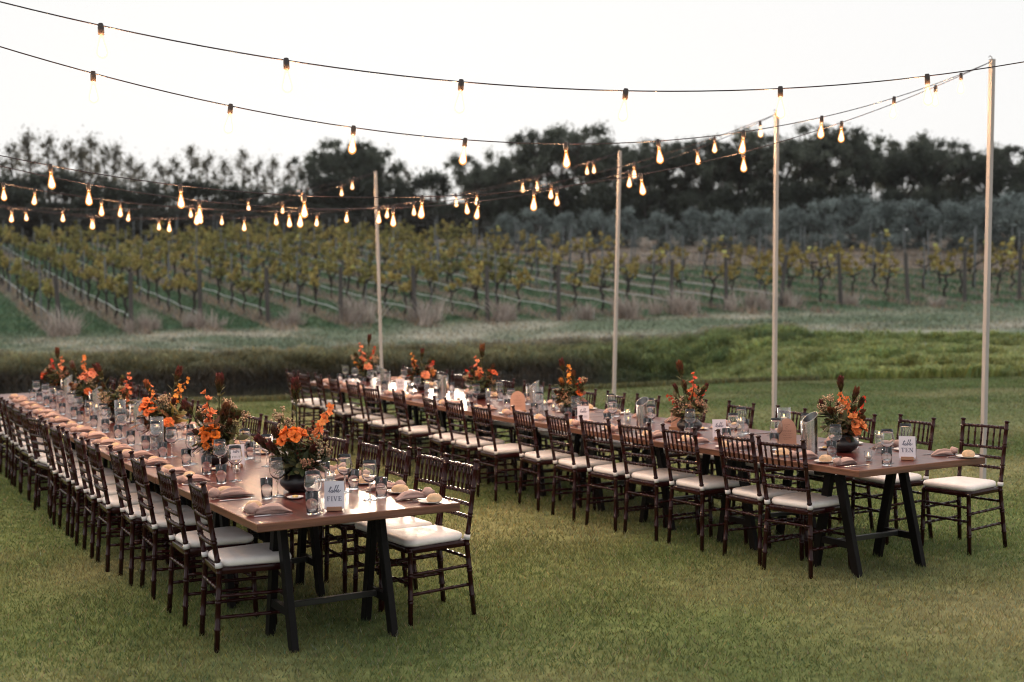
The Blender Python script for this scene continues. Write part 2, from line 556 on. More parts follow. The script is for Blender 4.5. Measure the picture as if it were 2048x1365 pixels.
tf = vnoise(X * 2.6 + 7, Y * 2.6); bc = bc * (.68 + .64 * tf)[:, None]
hh = (.12 + .55 * tf * rng.random(n)) * (1 - .35 * dry[:, 0])
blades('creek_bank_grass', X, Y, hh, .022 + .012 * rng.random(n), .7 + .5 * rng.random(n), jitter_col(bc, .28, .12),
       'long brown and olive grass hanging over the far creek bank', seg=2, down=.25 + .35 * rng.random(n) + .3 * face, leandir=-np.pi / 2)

# bright green hummocks at the right
n = 105000
X = 4.4 + 14.7 * rng.random(n); Y = 25.0 + 14 * rng.random(n) ** 1.1
k = in_view(X, Y) & (Y > lawn_edge(X) + .15) & (rng.random(n) < sstep((X - 4.2 - 1.2 * (vnoise(Y * .8, X * .3) - .5)) / 2.2) + .02)
X, Y = X[k], Y[k]; n = len(X)
nz = fbm(X * .6 + 9, Y * .6)
mc = np.array([.215, .315, .115])[None] * (1 - nz[:, None]) + np.array([.47, .49, .23])[None] * nz[:, None]
tf = vnoise(X * 3.1, Y * 3.1); mc = mc * (.65 + .7 * tf)[:, None] * np.array([1.08, 1.0, .95])[None]
hh = .10 + .40 * tf * (.5 + .5 * rng.random(n))
blades('hummock_grass', X, Y, hh, .028 + .014 * rng.random(n), .55 + .45 * rng.random(n), jitter_col(mc, .25, .10),
       'lush green grass hummocks at the right between lawn and field', seg=2, down=.1 + .3 * rng.random(n), leandir=-1.9)

# mown strip and vineyard floor
n = 150000
Y = 35 + 57 * rng.random(n) ** 1.6; X = (rng.random(n) - .5) * .9 * Y
k = in_view(X, Y) & (Y > bank_base(X) + 3.0)
X, Y = X[k], Y[k]; n = len(X)
fc = ground_col(X, Y)
isv = (Y > 41 + .17 * (X + 15))
nearrow = row_dist(X, Y) < .38
hh = np.where(isv, np.where(nearrow, .10 + .38 * rng.random(n) * vnoise(X * .7, Y * .7), .05 + .07 * rng.random(n)), .05 + .10 * rng.random(n) * vnoise(X, Y))
wd = .02 + .0006 * Y
fc = np.where((isv & nearrow)[:, None], np.array([.34, .275, .225])[None], fc)
blades('field_grass', X, Y, hh, wd, .5 + .5 * rng.random(n), jitter_col(fc, .26, .10), 'green field and dry grass between and under the vine rows')

# ------------------------------------------------------------------ trees
def leaf_cloud(cent, rad, count, size, col, flat=.75, droop=0.0, shell=.55, aspect=.55):
    """leaf quads spread through ellipsoid clumps; returns V (n*4,3), colours"""
    Vs, Cs = [], []
    for c, r, k in zip(cent, rad, count):
        d = rng.normal(size=(k, 3)); d /= np.linalg.norm(d, axis=1)[:, None]
        rr = np.minimum(np.abs(rng.normal(0, .62, k)) + shell * .3, 1.5)
        p = c + d * rr[:, None] * np.array([r, r, r * flat])
        a = rng.normal(size=(k, 3)); a[:, 2] -= droop * 2; a /= np.linalg.norm(a, axis=1)[:, None]
        b = np.cross(a, rng.normal(size=(k, 3))); b /= np.linalg.norm(b, axis=1)[:, None]
        s = size * np.exp(rng.normal(0, .25, k))[:, None]
        a, b = a * s, b * s * aspect
        Vs.append(np.stack([p - a * .5, p + b * .5, p + a * .5, p - b * .5], 1).reshape(-1, 3))
        cc = np.array(col)[None] * np.exp(rng.normal(0, .22, k))[:, None] * np.exp(rng.normal(0, .18))
        Cs.append(np.repeat(cc, 4, 0))
    return np.concatenate(Vs), np.clip(np.concatenate(Cs), .004, .6)

def crown_mesh(name, cent, rad, count, size, col, **kw):
    V, C = leaf_cloud(cent, rad, count, size, col, **kw)
    F = np.arange(len(V)).reshape(-1, 4)
    return np_mesh(name, V, F, M_LEAF, C)

def make_euc(h, w, seed, col=(.100, .112, .088), clump=46):
    """spreading gum tree: forked trunk, clumps of leaves at limb ends with sky gaps between"""
    R = random.Random(seed)
    mb = MB(); cent = []; rad = []
    base = Vector((0, 0, 0)); fork = Vector((R.uniform(-.3, .3), R.uniform(-.3, .3), h * R.uniform(.28, .38)))
    mb.tube([base, fork * .5 + Vector((R.uniform(-.1, .1), 0, 0)), fork], [h * .030, h * .022, h * .018], 7)
    nl = R.randint(6, 8)
    for i in range(nl):
        a = 2 * math.pi * (i + R.uniform(-.3, .3)) / nl
        el = R.uniform(.35, 1.0)
        end = fork + Vector((math.cos(a) * w * .44 * (1.15 - .65 * el) , math.sin(a) * w * .44 * (1.15 - .65 * el), (h * .95 - fork.z) * (.22 + .78 * el)))
        mid = fork.lerp(end, .5) + Vector((R.uniform(-.4, .4), R.uniform(-.4, .4), R.uniform(0, .5)))
        mb.tube([fork, mid, end], [h * .012, h * .008, h * .004], 5)
        for _ in range(clump // nl + 1):
            o = Vector((R.gauss(0, 1), R.gauss(0, 1), R.gauss(0, .6))) * w * .14
            e2 = end + o
            if e2.z < h * .25: e2.z = h * .25 + R.random() * h * .1
            if e2.z > h * .97: e2.z = h * .97 - R.random() * .5
            mb.tube([mid.lerp(end, R.uniform(.3, 1)), e2], [h * .004, h * .002], 4, cap=False)
            cent.append(np.array(e2)); rad.append(R.uniform(.45, 1.0) * w * .105)
    for _ in range(clump // 2):
        t = R.random() * 6.28
        cent.append(np.array([math.cos(t) * w * .3 * R.random(), math.sin(t) * w * .3 * R.random(), h * R.uniform(.25, .85)])); rad.append(w * R.uniform(.09, .15))
    count = [int(230 * (r / 1.0) ** 1.3) + 60 for r in rad]
    return mb.mesh('gum_trunk', M_BARK), crown_mesh('gum_crown', cent, rad, count, .30, col, droop=.3, shell=.35)

def make_column(h, w, seed, col=(.105, .098, .070)):
    """narrow feathery tree: straight stem, short upswept branches with drooping fine foliage"""
    R = random.Random(seed)
    mb = MB(); cent = []; rad = []
    mb.tube([(0, 0, 0), (R.uniform(-.2, .2), R.uniform(-.2, .2), h * .5), (R.uniform(-.2, .2), R.uniform(-.2, .2), h * .97)], [h * .018, h * .011, .02], 6)
    for i in range(36):
        z = h * (.10 + .88 * i / 35)
        a = R.random() * 6.28
        L = w * .5 * (1 - (z / h) ** 2.2) * R.uniform(.45, 1.0) + .15
        e = Vector((math.cos(a) * L, math.sin(a) * L, min(z + L * .5, h)))
        mb.tube([(0, 0, z), e], [.03, .012], 4, cap=False)
        cent.append(np.array(e)); rad.append(R.uniform(.35, .7))
    count = [80] * len(cent)
    return mb.mesh('column_trunk', M_BARK), crown_mesh('column_crown', cent, rad, count, .26, col, flat=1.5, droop=.8, shell=.2, aspect=.32)

def make_round(h, w, seed, col=(.070, .080, .064), n=46, size=.36, per=230, low=.04):
    R = random.Random(seed)
    mb = MB(); cent = []; rad = []
    mb.tube([(0, 0, 0), (.1, 0, h * .3), (0, .1, h * .6)], [h * .03, h * .022, h * .01], 7)
    for i in range(n):
        a = R.random() * 6.28; zz = R.uniform(low, .93)
        prof = math.sin(math.pi * min(1, zz * .8 + .18)) ** .6
        r = w * .5 * prof * math.sqrt(R.random())
        c = Vector((math.cos(a) * r, math.sin(a) * r, h * zz))
        mb.tube([(0, 0, h * min(.55, zz * .6)), c], [.05, .02], 4, cap=False)
        cent.append(np.array(c)); rad.append(R.uniform(.55, 1.0) * w * .17)
    return mb.mesh('round_trunk', M_BARK), crown_mesh('round_crown', cent, rad, [per] * n, size, col, flat=.8, shell=.4)

KINDS = {
    'gum_tree': [make_euc(12, 11, s) for s in (11, 12, 13, 14)],
    'feathery_tree': [make_column(11, 3.4, s) for s in (21, 22, 23)],
    'bushy_tree': [make_round(8, 8.5, s) for s in (31, 32, 33)],
    'olive_tree': [make_round(5, 5.2, s, (.215, .250, .240), 40, .20, 230, .03) for s in (41, 42, 43)],
    'grey_shrub': [make_round(3.2, 4.6, s, (.062, .062, .054), 30, .26, 190, .02) for s in (51, 52)],
}
def tree(kind, px, topy, Y, wscale, label, group, var):
    """px, topy: where the crown's top should come in a 2048-wide view; converted to a real place and height"""
    if kind == 'olive_tree': Y -= 15
    X = (px - 1024) / 2450 * Y
    z0 = float(ground_z(np.array([X]), np.array([Y]))[0])
    if kind == 'gum_tree': topy -= 14
    if kind == 'bushy_tree' and px > 900: topy += 30
    ztop = 1.8 - (topy - 625.8) / 2450 * Y
    lib = KINDS[kind]
    tm, cm = lib[var % len(lib)]
    H = {'gum_tree': 12, 'feathery_tree': 11, 'bushy_tree': 8, 'olive_tree': 5, 'grey_shrub': 3.2}[kind]
    s = (ztop - z0) / H
    e = obj(kind, None, loc=(X, Y, z0 - .05))
    e.empty_display_size = .3
    e.rotation_euler = (0, 0, rng.random() * 6.28)
    e.scale = (s * wscale, s * wscale, s)
    tag(e, label, kind.split('_')[1], group)
    obj('trunk', tm, e); obj('crown', cm, e)
    return e

G_FAR = 'trees beyond the vineyard'
def lr(px): return 'left edge' if px < 120 else ('left' if px < 700 else ('middle' if px < 1250 else ('right' if px < 1900 else 'right edge')))
# (pixel of the crown's centre, pixel of its top, distance, width factor)
cols = [(-20, 300, 116, 1.3), (28, 292, 112, 1.3), (62, 268, 118, 1.25), (98, 276, 114, 1.2), (140, 286, 117, 1.2), (168, 296, 113, 1.1), (185, 276, 119, 1.2),
        (212, 296, 115, 1.1), (233, 292, 118, 1.2), (262, 316, 116, 1.2), (285, 330, 113, 1.2), (318, 326, 118, 1.3), (352, 318, 116, 1.2), (385, 296, 119, 1.2),
        (420, 312, 115, 1.2), (452, 322, 117, 1.2), (487, 304, 119, 1.1), (520, 322, 114, 1.1), (548, 318, 118, 1.05), (580, 326, 116, 1.0), (602, 334, 119, 1.0), (628, 330, 115, 1.05),
        (790, 330, 118, 1.1), (812, 338, 116, 1.0)]
for i, (px, ty, Y, ws) in enumerate(cols):
    t = tree('feathery_tree', px, ty, Y, ws, 'slender feathery tree, %s from the left in the backlit row on the left' % word(i + 1), G_FAR, i)
gums = [(672, 306, 112, .75), (708, 300, 117, .85), (742, 318, 113, .7), (952, 326, 117, .8), (1000, 332, 112, .8), (1052, 296, 118, .65), (1128, 276, 114, .95),
        (1192, 272, 119, 1.0), (1262, 300, 113, .9), (1335, 300, 118, 1.0), (1420, 300, 114, .9), (1478, 284, 119, .8), (1560, 278, 113, 1.05), (1650, 272, 117, 1.05),
        (1718, 292, 114, .8), (1800, 290, 118, 1.0), (1862, 292, 115, 1.0), (1920, 318, 119, .8), (1985, 326, 115, .8), (2050, 306, 113, 1.1)]
for i, (px, ty, Y, ws) in enumerate(gums):
    tree('gum_tree', px, ty, Y, ws, 'spreading dark gum tree, %s from the left among the tall skyline gums' % word(i + 1), G_FAR, i)
bush = [(20, 352, 108, 1.0), (110, 345, 110, 1.0), (205, 356, 108, 1.0), (300, 366, 110, 1.0), (390, 362, 108, 1.0), (480, 366, 110, .9), (572, 372, 108, .9), (655, 352, 110, .85), (730, 352, 108, .8),
        (800, 362, 110, .8), (862, 346, 109, .75), (905, 372, 107, .7), (968, 352, 109, .8), (1046, 344, 108, .8), (1120, 330, 109, .9), (1205, 335, 108, .9), (1290, 345, 109, .85), (1370, 352, 107, .8),
        (1450, 340, 109, .85), (1530, 335, 107, .9), (1610, 330, 109, .9), (1700, 345, 108, .85), (1780, 350, 109, .8), (1860, 345, 107, .85), (1950, 355, 109, .8), (2035, 345, 108, .9)]
for i, (px, ty, Y, ws) in enumerate(bush):
    tree('bushy_tree', px, ty, Y, ws, 'dense dark bushy tree, %s from the left below the skyline trees' % word(i + 1), G_FAR, i)
oliv = [(1010, 428, 97, 1.0), (1072, 416, 95, 1.0), (1130, 424, 98, .95), (1190, 420, 94, 1.0), (1252, 414, 97, 1.0), (1320, 424, 94, 1.0), (1385, 418, 97, 1.0), (1448, 420, 93, 1.0), (1512, 414, 96, 1.0),
        (1580, 412, 93, 1.0), (1638, 400, 91, 1.0), (1700, 392, 94, 1.05), (1768, 404, 91, 1.05), (1835, 398, 93, 1.05), (1905, 402, 90, 1.0), (1968, 396, 92, 1.05), (2030, 384, 89, 1.1)]
for i, (px, ty, Y, ws) in enumerate(oliv):
    tree('olive_tree', px, ty, Y, ws, 'silvery grey-green olive tree, %s from the left behind the vines' % word(i + 1), 'olive trees behind the vines', i)
shr = [(15, 424, 99, 1.2), (75, 418, 101, 1.2), (140, 430, 99, 1.1), (205, 424, 101, 1.2), (275, 430, 99, 1.2), (340, 422, 101, 1.2), (410, 430, 99, 1.1), (480, 426, 100, 1.2), (545, 430, 99, 1.1),
       (612, 424, 101, 1.1), (680, 430, 99, 1.2), (748, 426, 101, 1.1), (815, 430, 99, 1.2), (880, 426, 100, 1.1), (945, 430, 98, 1.1)]
for i, (px, ty, Y, ws) in enumerate(shr):
    tree('grey_shrub', px, ty, Y, ws, 'low dusky shrub, %s from the left at the far end of the vine rows' % word(i + 1), 'shrubs behind the vines', i)

# the wood behind the trees, seen only as a dark mass through their gaps
n = 24000
X = (rng.random(n) - .5) * 122; Y = 123 + 9 * rng.random(n)
topz = 11.8 + 3.6 * fbm(X * .16, Y * 0 + 2) + .5 * (X > -3)
Z = hill_z(X, Y) + (topz - hill_z(X, Y)) * rng.random(n) ** .7
a = rng.normal(size=(n, 3)); a /= np.linalg.norm(a, axis=1)[:, None]
b = np.cross(a, rng.normal(size=(n, 3))); b /= np.linalg.norm(b, axis=1)[:, None]
P = np.stack([X, Y, Z], 1); s = (.75 * np.exp(rng.normal(0, .25, n)))[:, None]
V = np.stack([P - a * s * .5, P + b * s * .4, P + a * s * .5, P - b * s * .4], 1).reshape(-1, 3)
C = np.repeat(np.array([.060, .066, .058])[None] * np.exp(rng.normal(0, .2, n))[:, None], 4, 0)
tag(obj('distant_woodland', np_mesh('distant_woodland', V, np.arange(4 * n).reshape(-1, 4), M_LEAF, C)), 'dark distant wood showing between the trees beyond the vineyard', 'woodland', kind='stuff')

# ------------------------------------------------------------------ vineyard
def make_vine(seed, leafy=1.0, tall=1.0, golden=.5):
    R = random.Random(seed); mb = MB()
    h = .92 * R.uniform(.88, 1.12)
    pts = [Vector((0, 0, -.05))]
    for k in range(1, 6):
        pts.append(Vector((R.uniform(-.06, .06), R.uniform(-.09, .09), h * k / 5)))
    mb.tube(pts, [.055, .045, .04, .038, .042, .05], 6)
    cent, rad = [], []
    for s in (-1, 1):
        p = pts[-1].copy(); arm = [p.copy()]
        for k in range(3):
            p = p + Vector((R.uniform(-.05, .05), s * .21, R.uniform(-.02, .14)))
            arm.append(p.copy())
            e = p + Vector((R.uniform(-.14, .14), R.uniform(-.1, .1), R.uniform(.25, .65)))
            mb.tube([p, e], [.014, .006], 4, cap=False)
            if R.random() < leafy:
                cent.append(np.array(p + Vector((R.uniform(-.1, .1), 0, R.uniform(.1, .3))))); rad.append(R.uniform(.11, .22))
                if R.random() < tall * .8:
                    cent.append(np.array(e + Vector((0, 0, R.uniform(-.05, .18))))); rad.append(R.uniform(.08, .17))
        mb.tube(arm, [.042, .032, .026, .018], 5)
    if not cent:
        cent.append(np.array(pts[-1] + Vector((0, 0, .2)))); rad.append(.2)
    g = np.array([.21, .235, .085]); y = np.array([.56, .42, .15])
    col = g * (1 - golden) + y * golden
    V, C = leaf_cloud(cent, rad, [int(22 * (r / .2) ** 1.5) + 8 for r in rad], .14, col, flat=1.0, shell=.15, aspect=.8)
    t = rng.random(len(V) // 4); t = np.repeat(t, 4)[:, None]
    C = C * (1 - .35 * t) + np.array([.42, .26, .10]) * .35 * t
    F = np.arange(len(V)).reshape(-1, 4)
    return mb.mesh('vine_trunk', M_VINEWOOD), np_mesh('vine_foliage', V, F, M_LEAF, C)

VINES_L = [make_vine(60 + s, .85, .6, .10 + .18 * (s % 4)) for s in range(6)]
VINES_R = [make_vine(80 + s, .62, .55, .50 + .08 * (s % 3)) for s in range(6)]
RROT = math.atan2(RD[1], RD[0]) - math.pi / 2

def row_front(q):
    return np.interp(q, [5.9, 11.4, 13.7, 18.2, 22.6, 28, 32.9, 36.7, 41, 62], [44.4, 44.0, 43.3, 40.6, 38.6, 38.2, 37.4, 35.4, 34.2, 28])
def row_back(q):
    return np.interp(q, [5.9, 22, 40, 62], [93, 88, 72, 52])
vin = []; posts = []; endposts = []; rows = []
for k in range(23):
    q = 5.92 + 2.35 * k
    a0, a1 = float(row_front(q)), float(row_back(q))
    rows.append((q, a0, a1))
    def at(a): return q * RQ + a * RD
    p = at(a0)
    endposts.append((p[0], p[1], k))
    a = a0 + 1.0; j = 0
    while a < a1:
        p = at(a + rng.normal(0, .08))
        if abs(p[0]) < p[1] * .43 + .8 and p[1] < float(vine_back(p[0])):
            if rng.random() > (.06 if p[0] / p[1] < -.04 else .22):
                vin.append((p[0], p[1], k, j))
        a += 2.0; j += 1
    a = a0 + 5.0
    while a < a1 + 2:
        p = at(a)
        if abs(p[0]) < p[1] * .43 + .3 and p[1] < float(vine_back(p[0])) + 2:
            posts.append((p[0], p[1], k))
        a += 5.6
vin.sort(key=lambda t: t[1])
def gz1(x, y): return float(ground_z(np.array([x]), np.array([y]))[0])

def vine_pick(x, y, i):
    px = 1024 + x / y * 2450
    pr = .12 + .88 * float(sstep(np.array((px - 700) / 500)))
    lib = VINES_R if rng.random() < pr else VINES_L
    return lib[i % 6]
NEAR = 300
cnt = {}
for i, (x, y, k, j) in enumerate(vin[:NEAR]):
    e = obj('grape_vine', None, loc=(x, y, gz1(x, y)))
    e.empty_display_size = .2
    e.rotation_euler = (0, 0, RROT + rng.normal(0, .12) + (math.pi if rng.random() < .5 else 0))
    s = rng.uniform(.9, 1.15); e.scale = (s * 1.05, s, s)
    cnt[k] = cnt.get(k, 0) + 1
    tag(e, 'autumn grape vine, %s in view from the near end, %s row from the left' % (word(cnt[k]), word(k + 1)), 'vine', 'vines of the vineyard')
    tm, fm = vine_pick(x, y, i)
    obj('trunk', tm, e); obj('foliage', fm, e)
# the far rest of the rows as one mass
VV, CC, TV, TF = [], [], [], []
for i, (x, y, k, j) in enumerate(vin[NEAR:]):
    tm, fm = vine_pick(x, y, i)
    nv = len(fm.vertices); co = np.empty(nv * 3, np.float32); fm.vertices.foreach_get('co', co); co = co.reshape(-1, 3)
    cl = np.empty(nv * 4, np.float32); fm.color_attributes['Col'].data.foreach_get('color', cl)
    c, s_ = math.cos(RROT), math.sin(RROT)
    P = np.stack([co[:, 0] * c - co[:, 1] * s_ + x, co[:, 0] * s_ + co[:, 1] * c + y, co[:, 2] * 1.08 + gz1(x, y)], 1)
    VV.append(P); CC.append(cl.reshape(-1, 4)[:, :3])
if VV:
    VV = np.concatenate(VV); CC = np.concatenate(CC)
    far = obj('far_vine_foliage', np_mesh('far_vine_foliage', VV, np.arange(len(VV)).reshape(-1, 4), M_LEAF, CC))
    tag(far, 'mass of yellowing vine foliage in the farthest part of the vineyard', 'vines', kind='stuff')

mb = MB(); mb.tube([(0, 0, -.1), (.01, 0, 1.0), (0, .015, 2.02)], [.088, .080, .078], 9); ME_END = auto_sharp(mb.mesh('end_post', M_POST), 50)
mb = MB(); mb.box((0, 0, 1.1), (.05, .035, 2.3)); ME_STEEL = mb.mesh('steel_post', M_STEELPOST, smooth=False)
for x, y, k in endposts:
    if abs(x) < y * .42 + .3:
        o = obj('end_post', ME_END, loc=(x, y, gz1(x, y)))
        o.rotation_euler = (rng.normal(0, .03), rng.normal(-.03, .05), rng.random() * 6)
        tag(o, 'thick weathered timber end post of the %s vine row from the left' % word(k + 1), 'post', 'end posts of the vine rows')
pc = {}
for x, y, k in posts:
    o = obj('trellis_post', ME_STEEL, loc=(x, y, gz1(x, y) - .02))
    o.rotation_euler = (rng.normal(0, .012), rng.normal(0, .012), RROT)
    pc[k] = pc.get(k, 0) + 1
    tag(o, 'slim grey trellis post, %s from the near end in the %s vine row' % (word(pc[k]), word(k + 1)), 'post', 'slim trellis posts of the vineyard')
for q, a0, a1 in rows:
    aa = np.arange(a0, a1, 1.55)
    P = [q * RQ + a * RD for a in aa]
    P = [p for p in P if abs(p[0]) < p[1] * .43 + 2 and p[1] < float(vine_back(p[0])) + 1]
    if len(P) < 3: continue
    k = int(round((q - 5.92) / 2.35))
    if k < 12:
        mb = MB(); mb.tube([(p[0], p[1], gz1(p[0], p[1]) + .42 + .05 * (i % 2)) for i, p in enumerate(P)], .018, 5)
        tag(obj('irrigation_pipe', mb.mesh('irrigation_pipe', M_PIPE)), 'pale irrigation pipe low along the %s vine row from the left' % word(k + 1), 'pipe', 'irrigation pipes along the vine rows')
    for z, nm in ((1.15, 'lower'), (1.75, 'upper')):
        mb = MB(); mb.tube([(p[0], p[1], gz1(p[0], p[1]) + z) for p in P], .006, 3)
        tag(obj('trellis_wire', mb.mesh('trellis_wire', M_WIRE)), '%s trellis wire of the %s vine row from the left' % (nm, word(k + 1)), 'wire', 'trellis wires of the vineyard')

# post and wire fence below the olive trees
for i in range(17):
    x = 1.5 + 1.75 * i; y = 69 - .2 * x
    if abs(x) < y * .42 + .3:
        o = obj('fence_post', ME_STEEL, loc=(x, y, gz1(x, y) - .02)); o.rotation_euler = (0, rng.normal(0, .03), rng.random())
        tag(o, 'thin fence post, %s from the left in the fence below the olive trees' % word(i + 1), 'post', 'posts of the far fence')
for z, nm in ((.5, 'lowest'), (1.0, 'middle'), (1.5, 'highest')):
    mb = MB(); mb.tube([(1.5 + 1.75 * i, 69 - .2 * (1.5 + 1.75 * i), gz1(1.5 + 1.75 * i, 69 - .2 * (1.5 + 1.75 * i)) + z) for i in range(17)], .006, 3)
    tag(obj('fence_wire', mb.mesh('fence_wire', M_WIRE)), nm + ' wire of the thin fence below the olive trees', 'wire', 'wires of the far fence')

# pinkish dry tussocks at the feet of the end posts
def tussock(seed):
    """a wispy, uneven tuft: several sprays of fine blades leaning different ways"""
    r = np.random.default_rng(seed); n = 340
    ns = 7
    cx = r.normal(0, .20, ns); cy = r.normal(0, .20, ns); ca = r.random(ns) * 6.28; ch = r.uniform(.35, 1.0, ns); cl = r.uniform(.1, .75, ns)
    k = r.integers(0, ns, n)
    root = np.stack([cx[k] + r.normal(0, .07, n), cy[k] + r.normal(0, .07, n), -.03 + 0 * cx[k]], 1)
    h = ch[k] * r.uniform(.35, 1.0, n)
    b = ca[k] + r.normal(0, .8, n); ln = cl[k] + r.normal(0, .25, n)
    tip = root + np.stack([np.cos(b) * ln * h, np.sin(b) * ln * h, h], 1)
    mid = root * .5 + tip * .5; mid[:, 2] += h * .13
    c = r.random(n) * 6.28; side = np.stack([np.cos(c), np.sin(c), 0 * c], 1) * .008
    V = np.stack([root - side, root + side, mid + side, mid - side, tip], 1).reshape(-1, 3)
    o = (np.arange(n) * 5)[:, None]
    F = np.concatenate([o + np.array([0, 1, 2]), o + np.array([0, 2, 3]), o + np.array([3, 2, 4])], 0)
    C = np.repeat(np.array([.50, .425, .38])[None] * np.exp(r.normal(0, .25, n))[:, None], 5, 0)
    return np_mesh('tussock', V, F, M_GRASS, np.clip(C, 0, .7))
TUS = [tussock(s) for s in range(1, 9)]
for i, (x, y, k) in enumerate(endposts):
    if abs(x) < y * .42 + .3:
        big = 1.0 if k < 11 else .62
        dx, dy = (.45 + rng.uniform(-.3, .5), -.3 + rng.uniform(-.3, .4))
        o = obj('dry_grass_tussock', TUS[i % 8], loc=(x + dx, y + dy, gz1(x + dx, y + dy)))
        s = big * rng.uniform(.95, 1.5); o.scale = (s * rng.uniform(.9, 1.5), s, s * rng.uniform(.8, 1.05)); o.rotation_euler = (0, 0, rng.random() * 6)
        tag(o, 'pale pinkish dry grass tussock beside the end post of the %s vine row' % word(k + 1), 'grass', 'dry grass tussocks by the end posts')

# ------------------------------------------------------------------ banquet furniture
def ground_frame(x, y, ang, z=0.0, span=.6):
    """matrix standing square on the lawn at (x, y), local +Y turned to the heading ang"""
    g0 = gz1(x, y)
    gx = (gz1(x + span, y) - gz1(x - span, y)) / (2 * span)
    gy = (gz1(x, y + span) - gz1(x, y - span)) / (2 * span)
    nrm = Vector((-gx, -gy, 1)).normalized()
    q = Vector((0, 0, 1)).rotation_difference(nrm)
    return Matrix.Translation((x, y, g0 + z)) @ q.to_matrix().to_4x4() @ Matrix.Rotation(ang, 4, 'Z')

def heading(d):
    return math.atan2(-d[0], d[1])

# ---- chair: bamboo-turned posts, spindled back, tied cushion (faces local +Y)
def bamboo(p0, p1, r, rings, n=8, ring=1.20, extra=None):
    p0, p1 = Vector(p0), Vector(p1); L = (p1 - p0).length
    ts = [(0, r)]
    for c in rings:
        for dt, k in ((-.0075, 1), (-.004, ring), (.004, ring), (.0075, 1)):
            ts.append((c + dt / L, r * k))
    ts.append((1, r))
    if extra: ts += extra
    ts.sort(key=lambda t: t[0])
    return [p0.lerp(p1, t) for t, _ in ts], [q for _, q in ts]

SEATZ = .435
def chair_parts():
    out = []
    for s in (-1, 1):
        foot, seat, top = Vector((s * .197, -.220, -.015)), Vector((s * .178, -.190, SEATZ)), Vector((s * .186, -.262, .895))
        a, ra = bamboo(foot, seat, .0155, (.30, .62, .66, .97)); b, rb = bamboo(seat, top, .0145, (.12, .33, .37, .66, .70, .93))
        mb = MB(); d = (top - seat).normalized()
        fin = [top + d * q for q in (.004, .012, .020, .026, .030)]
        mb.tube(a + b[1:] + fin, ra + rb[1:] + [.013, .0125, .020, .019, .008], 8)
        out.append(('back_post', mb.mesh('back_post', M_CHAIR)))
        mb = MB(); a, ra = bamboo((s * .205, .205, -.015), (s * .192, .190, SEATZ), .0155, (.32, .36, .66, .70, .97))
        mb.tube(a, ra, 8); out.append(('front_leg', mb.mesh('front_leg', M_CHAIR)))
    def backpt(z, s):
        t = (z - SEATZ) / (.895 - SEATZ)
        return Vector((s * (.178 + .008 * t), -.190 - .072 * t, z))
    for z, nm in ((.872, 'top_rail'), (.722, 'back_rail'), (.652, 'back_rail'), (.580, 'back_rail')):
        mb = MB()
        a, ra = bamboo(backpt(z, -1), backpt(z, 1), .0115, (.12, .2, .34, .42, .58, .66, .8, .88), 7)
        a = [p + Vector((0, -.012 * (1 - (p.x / .18) ** 2), 0)) for p in a]
        mb.tube(a, ra, 7); out.append((nm, mb.mesh(nm, M_CHAIR)))
    for i in range(6):
        x = -.132 + .264 * i / 5
        mb = MB(); lo, hi = backpt(.722, 1), backpt(.872, 1); cv = -.012 * (1 - (x / .18) ** 2)
        a, ra = bamboo((x, lo.y + cv, .722), (x * 1.02, hi.y + cv, .872), .0072, (.3, .7), 6, 1.22)
        mb.tube(a, ra, 6); out.append(('spindle', mb.mesh('spindle', M_CHAIR)))
    # seat frame
    def outline(w0, w1, y0, y1, r, n=5):
        pts = []
        for cx, cy, a0 in ((w1 - r, y1 - r, 0), (-(w1 - r), y1 - r, 90), (-(w0 - r), y0 + r, 180), (w0 - r, y0 + r, 270)):
            for k in range(n + 1):
                a = math.radians(a0 + 90 * k / n)
                pts.append((cx + r * math.cos(a), cy + r * math.sin(a)))
        return pts
    def slab(mb, ol, zs):
        n = len(ol); vs = []; fs = []
        for sc, z in zs:
            vs += [(x * sc, y * sc, z) for x, y in ol]
        for i in range(len(zs) - 1):
            for k in range(n):
                k2 = (k + 1) % n
                fs.append((i * n + k, i * n + k2, (i + 1) * n + k2, (i + 1) * n + k))
        fs.append(tuple(range(n - 1, -1, -1)))
        b = (len(zs) - 1) * n
        fs.append(tuple(b + k for k in range(n)))
        mb.add(vs, fs)
    mb = MB(); slab(mb, outline(.185, .212, -.205, .212, .05), [(.98, SEATZ - .022), (1.0, SEATZ - .016), (1.0, SEATZ + .010), (.985, SEATZ + .014)])
    out.append(('seat_frame', auto_sharp(mb.mesh('seat_frame', M_CHAIR), 50)))
    mb = MB(); slab(mb, outline(.176, .210, -.185, .212, .06, 7),
                    [(.95, SEATZ + .0145), (1.0, SEATZ + .024), (1.01, SEATZ + .038), (.985, SEATZ + .052), (.93, SEATZ + .0585), (.75, SEATZ + .064), (.45, SEATZ + .068), (.12, SEATZ + .069)])
    out.append(('cushion', mb.mesh('cushion', M_CUSH)))
    for s in (-1, 1):
        mb = MB()
        mb.tube([(s * .178, -.1905, SEATZ + .018), (s * .1785, -.194, SEATZ + .046)], [.0205, .0200], 10)
        out.append(('cushion_strap', mb.mesh('cushion_strap', M_STRAP)))
        for z in (.30, .185):
            mb = MB(); a, ra = bamboo((s * .187, -.203, z), (s * .198, .197, z - .01), .0098, (.12, .3, .5, .7, .88), 7)
            mb.tube(a, ra, 7); out.append(('side_stretcher', mb.mesh('side_stretcher', M_CHAIR)))
    for y, w, z in ((.197, .197, .335), (.199, .199, .235), (-.203, .186, .34)):
        mb = MB(); a, ra = bamboo((-w, y, z), (w, y, z), .0098, (.1, .3, .5, .7, .9), 7)
        mb.tube(a, ra, 7); out.append(('front_stretcher' if y > 0 else 'back_stretcher', mb.mesh('stretcher', M_CHAIR)))
    return out
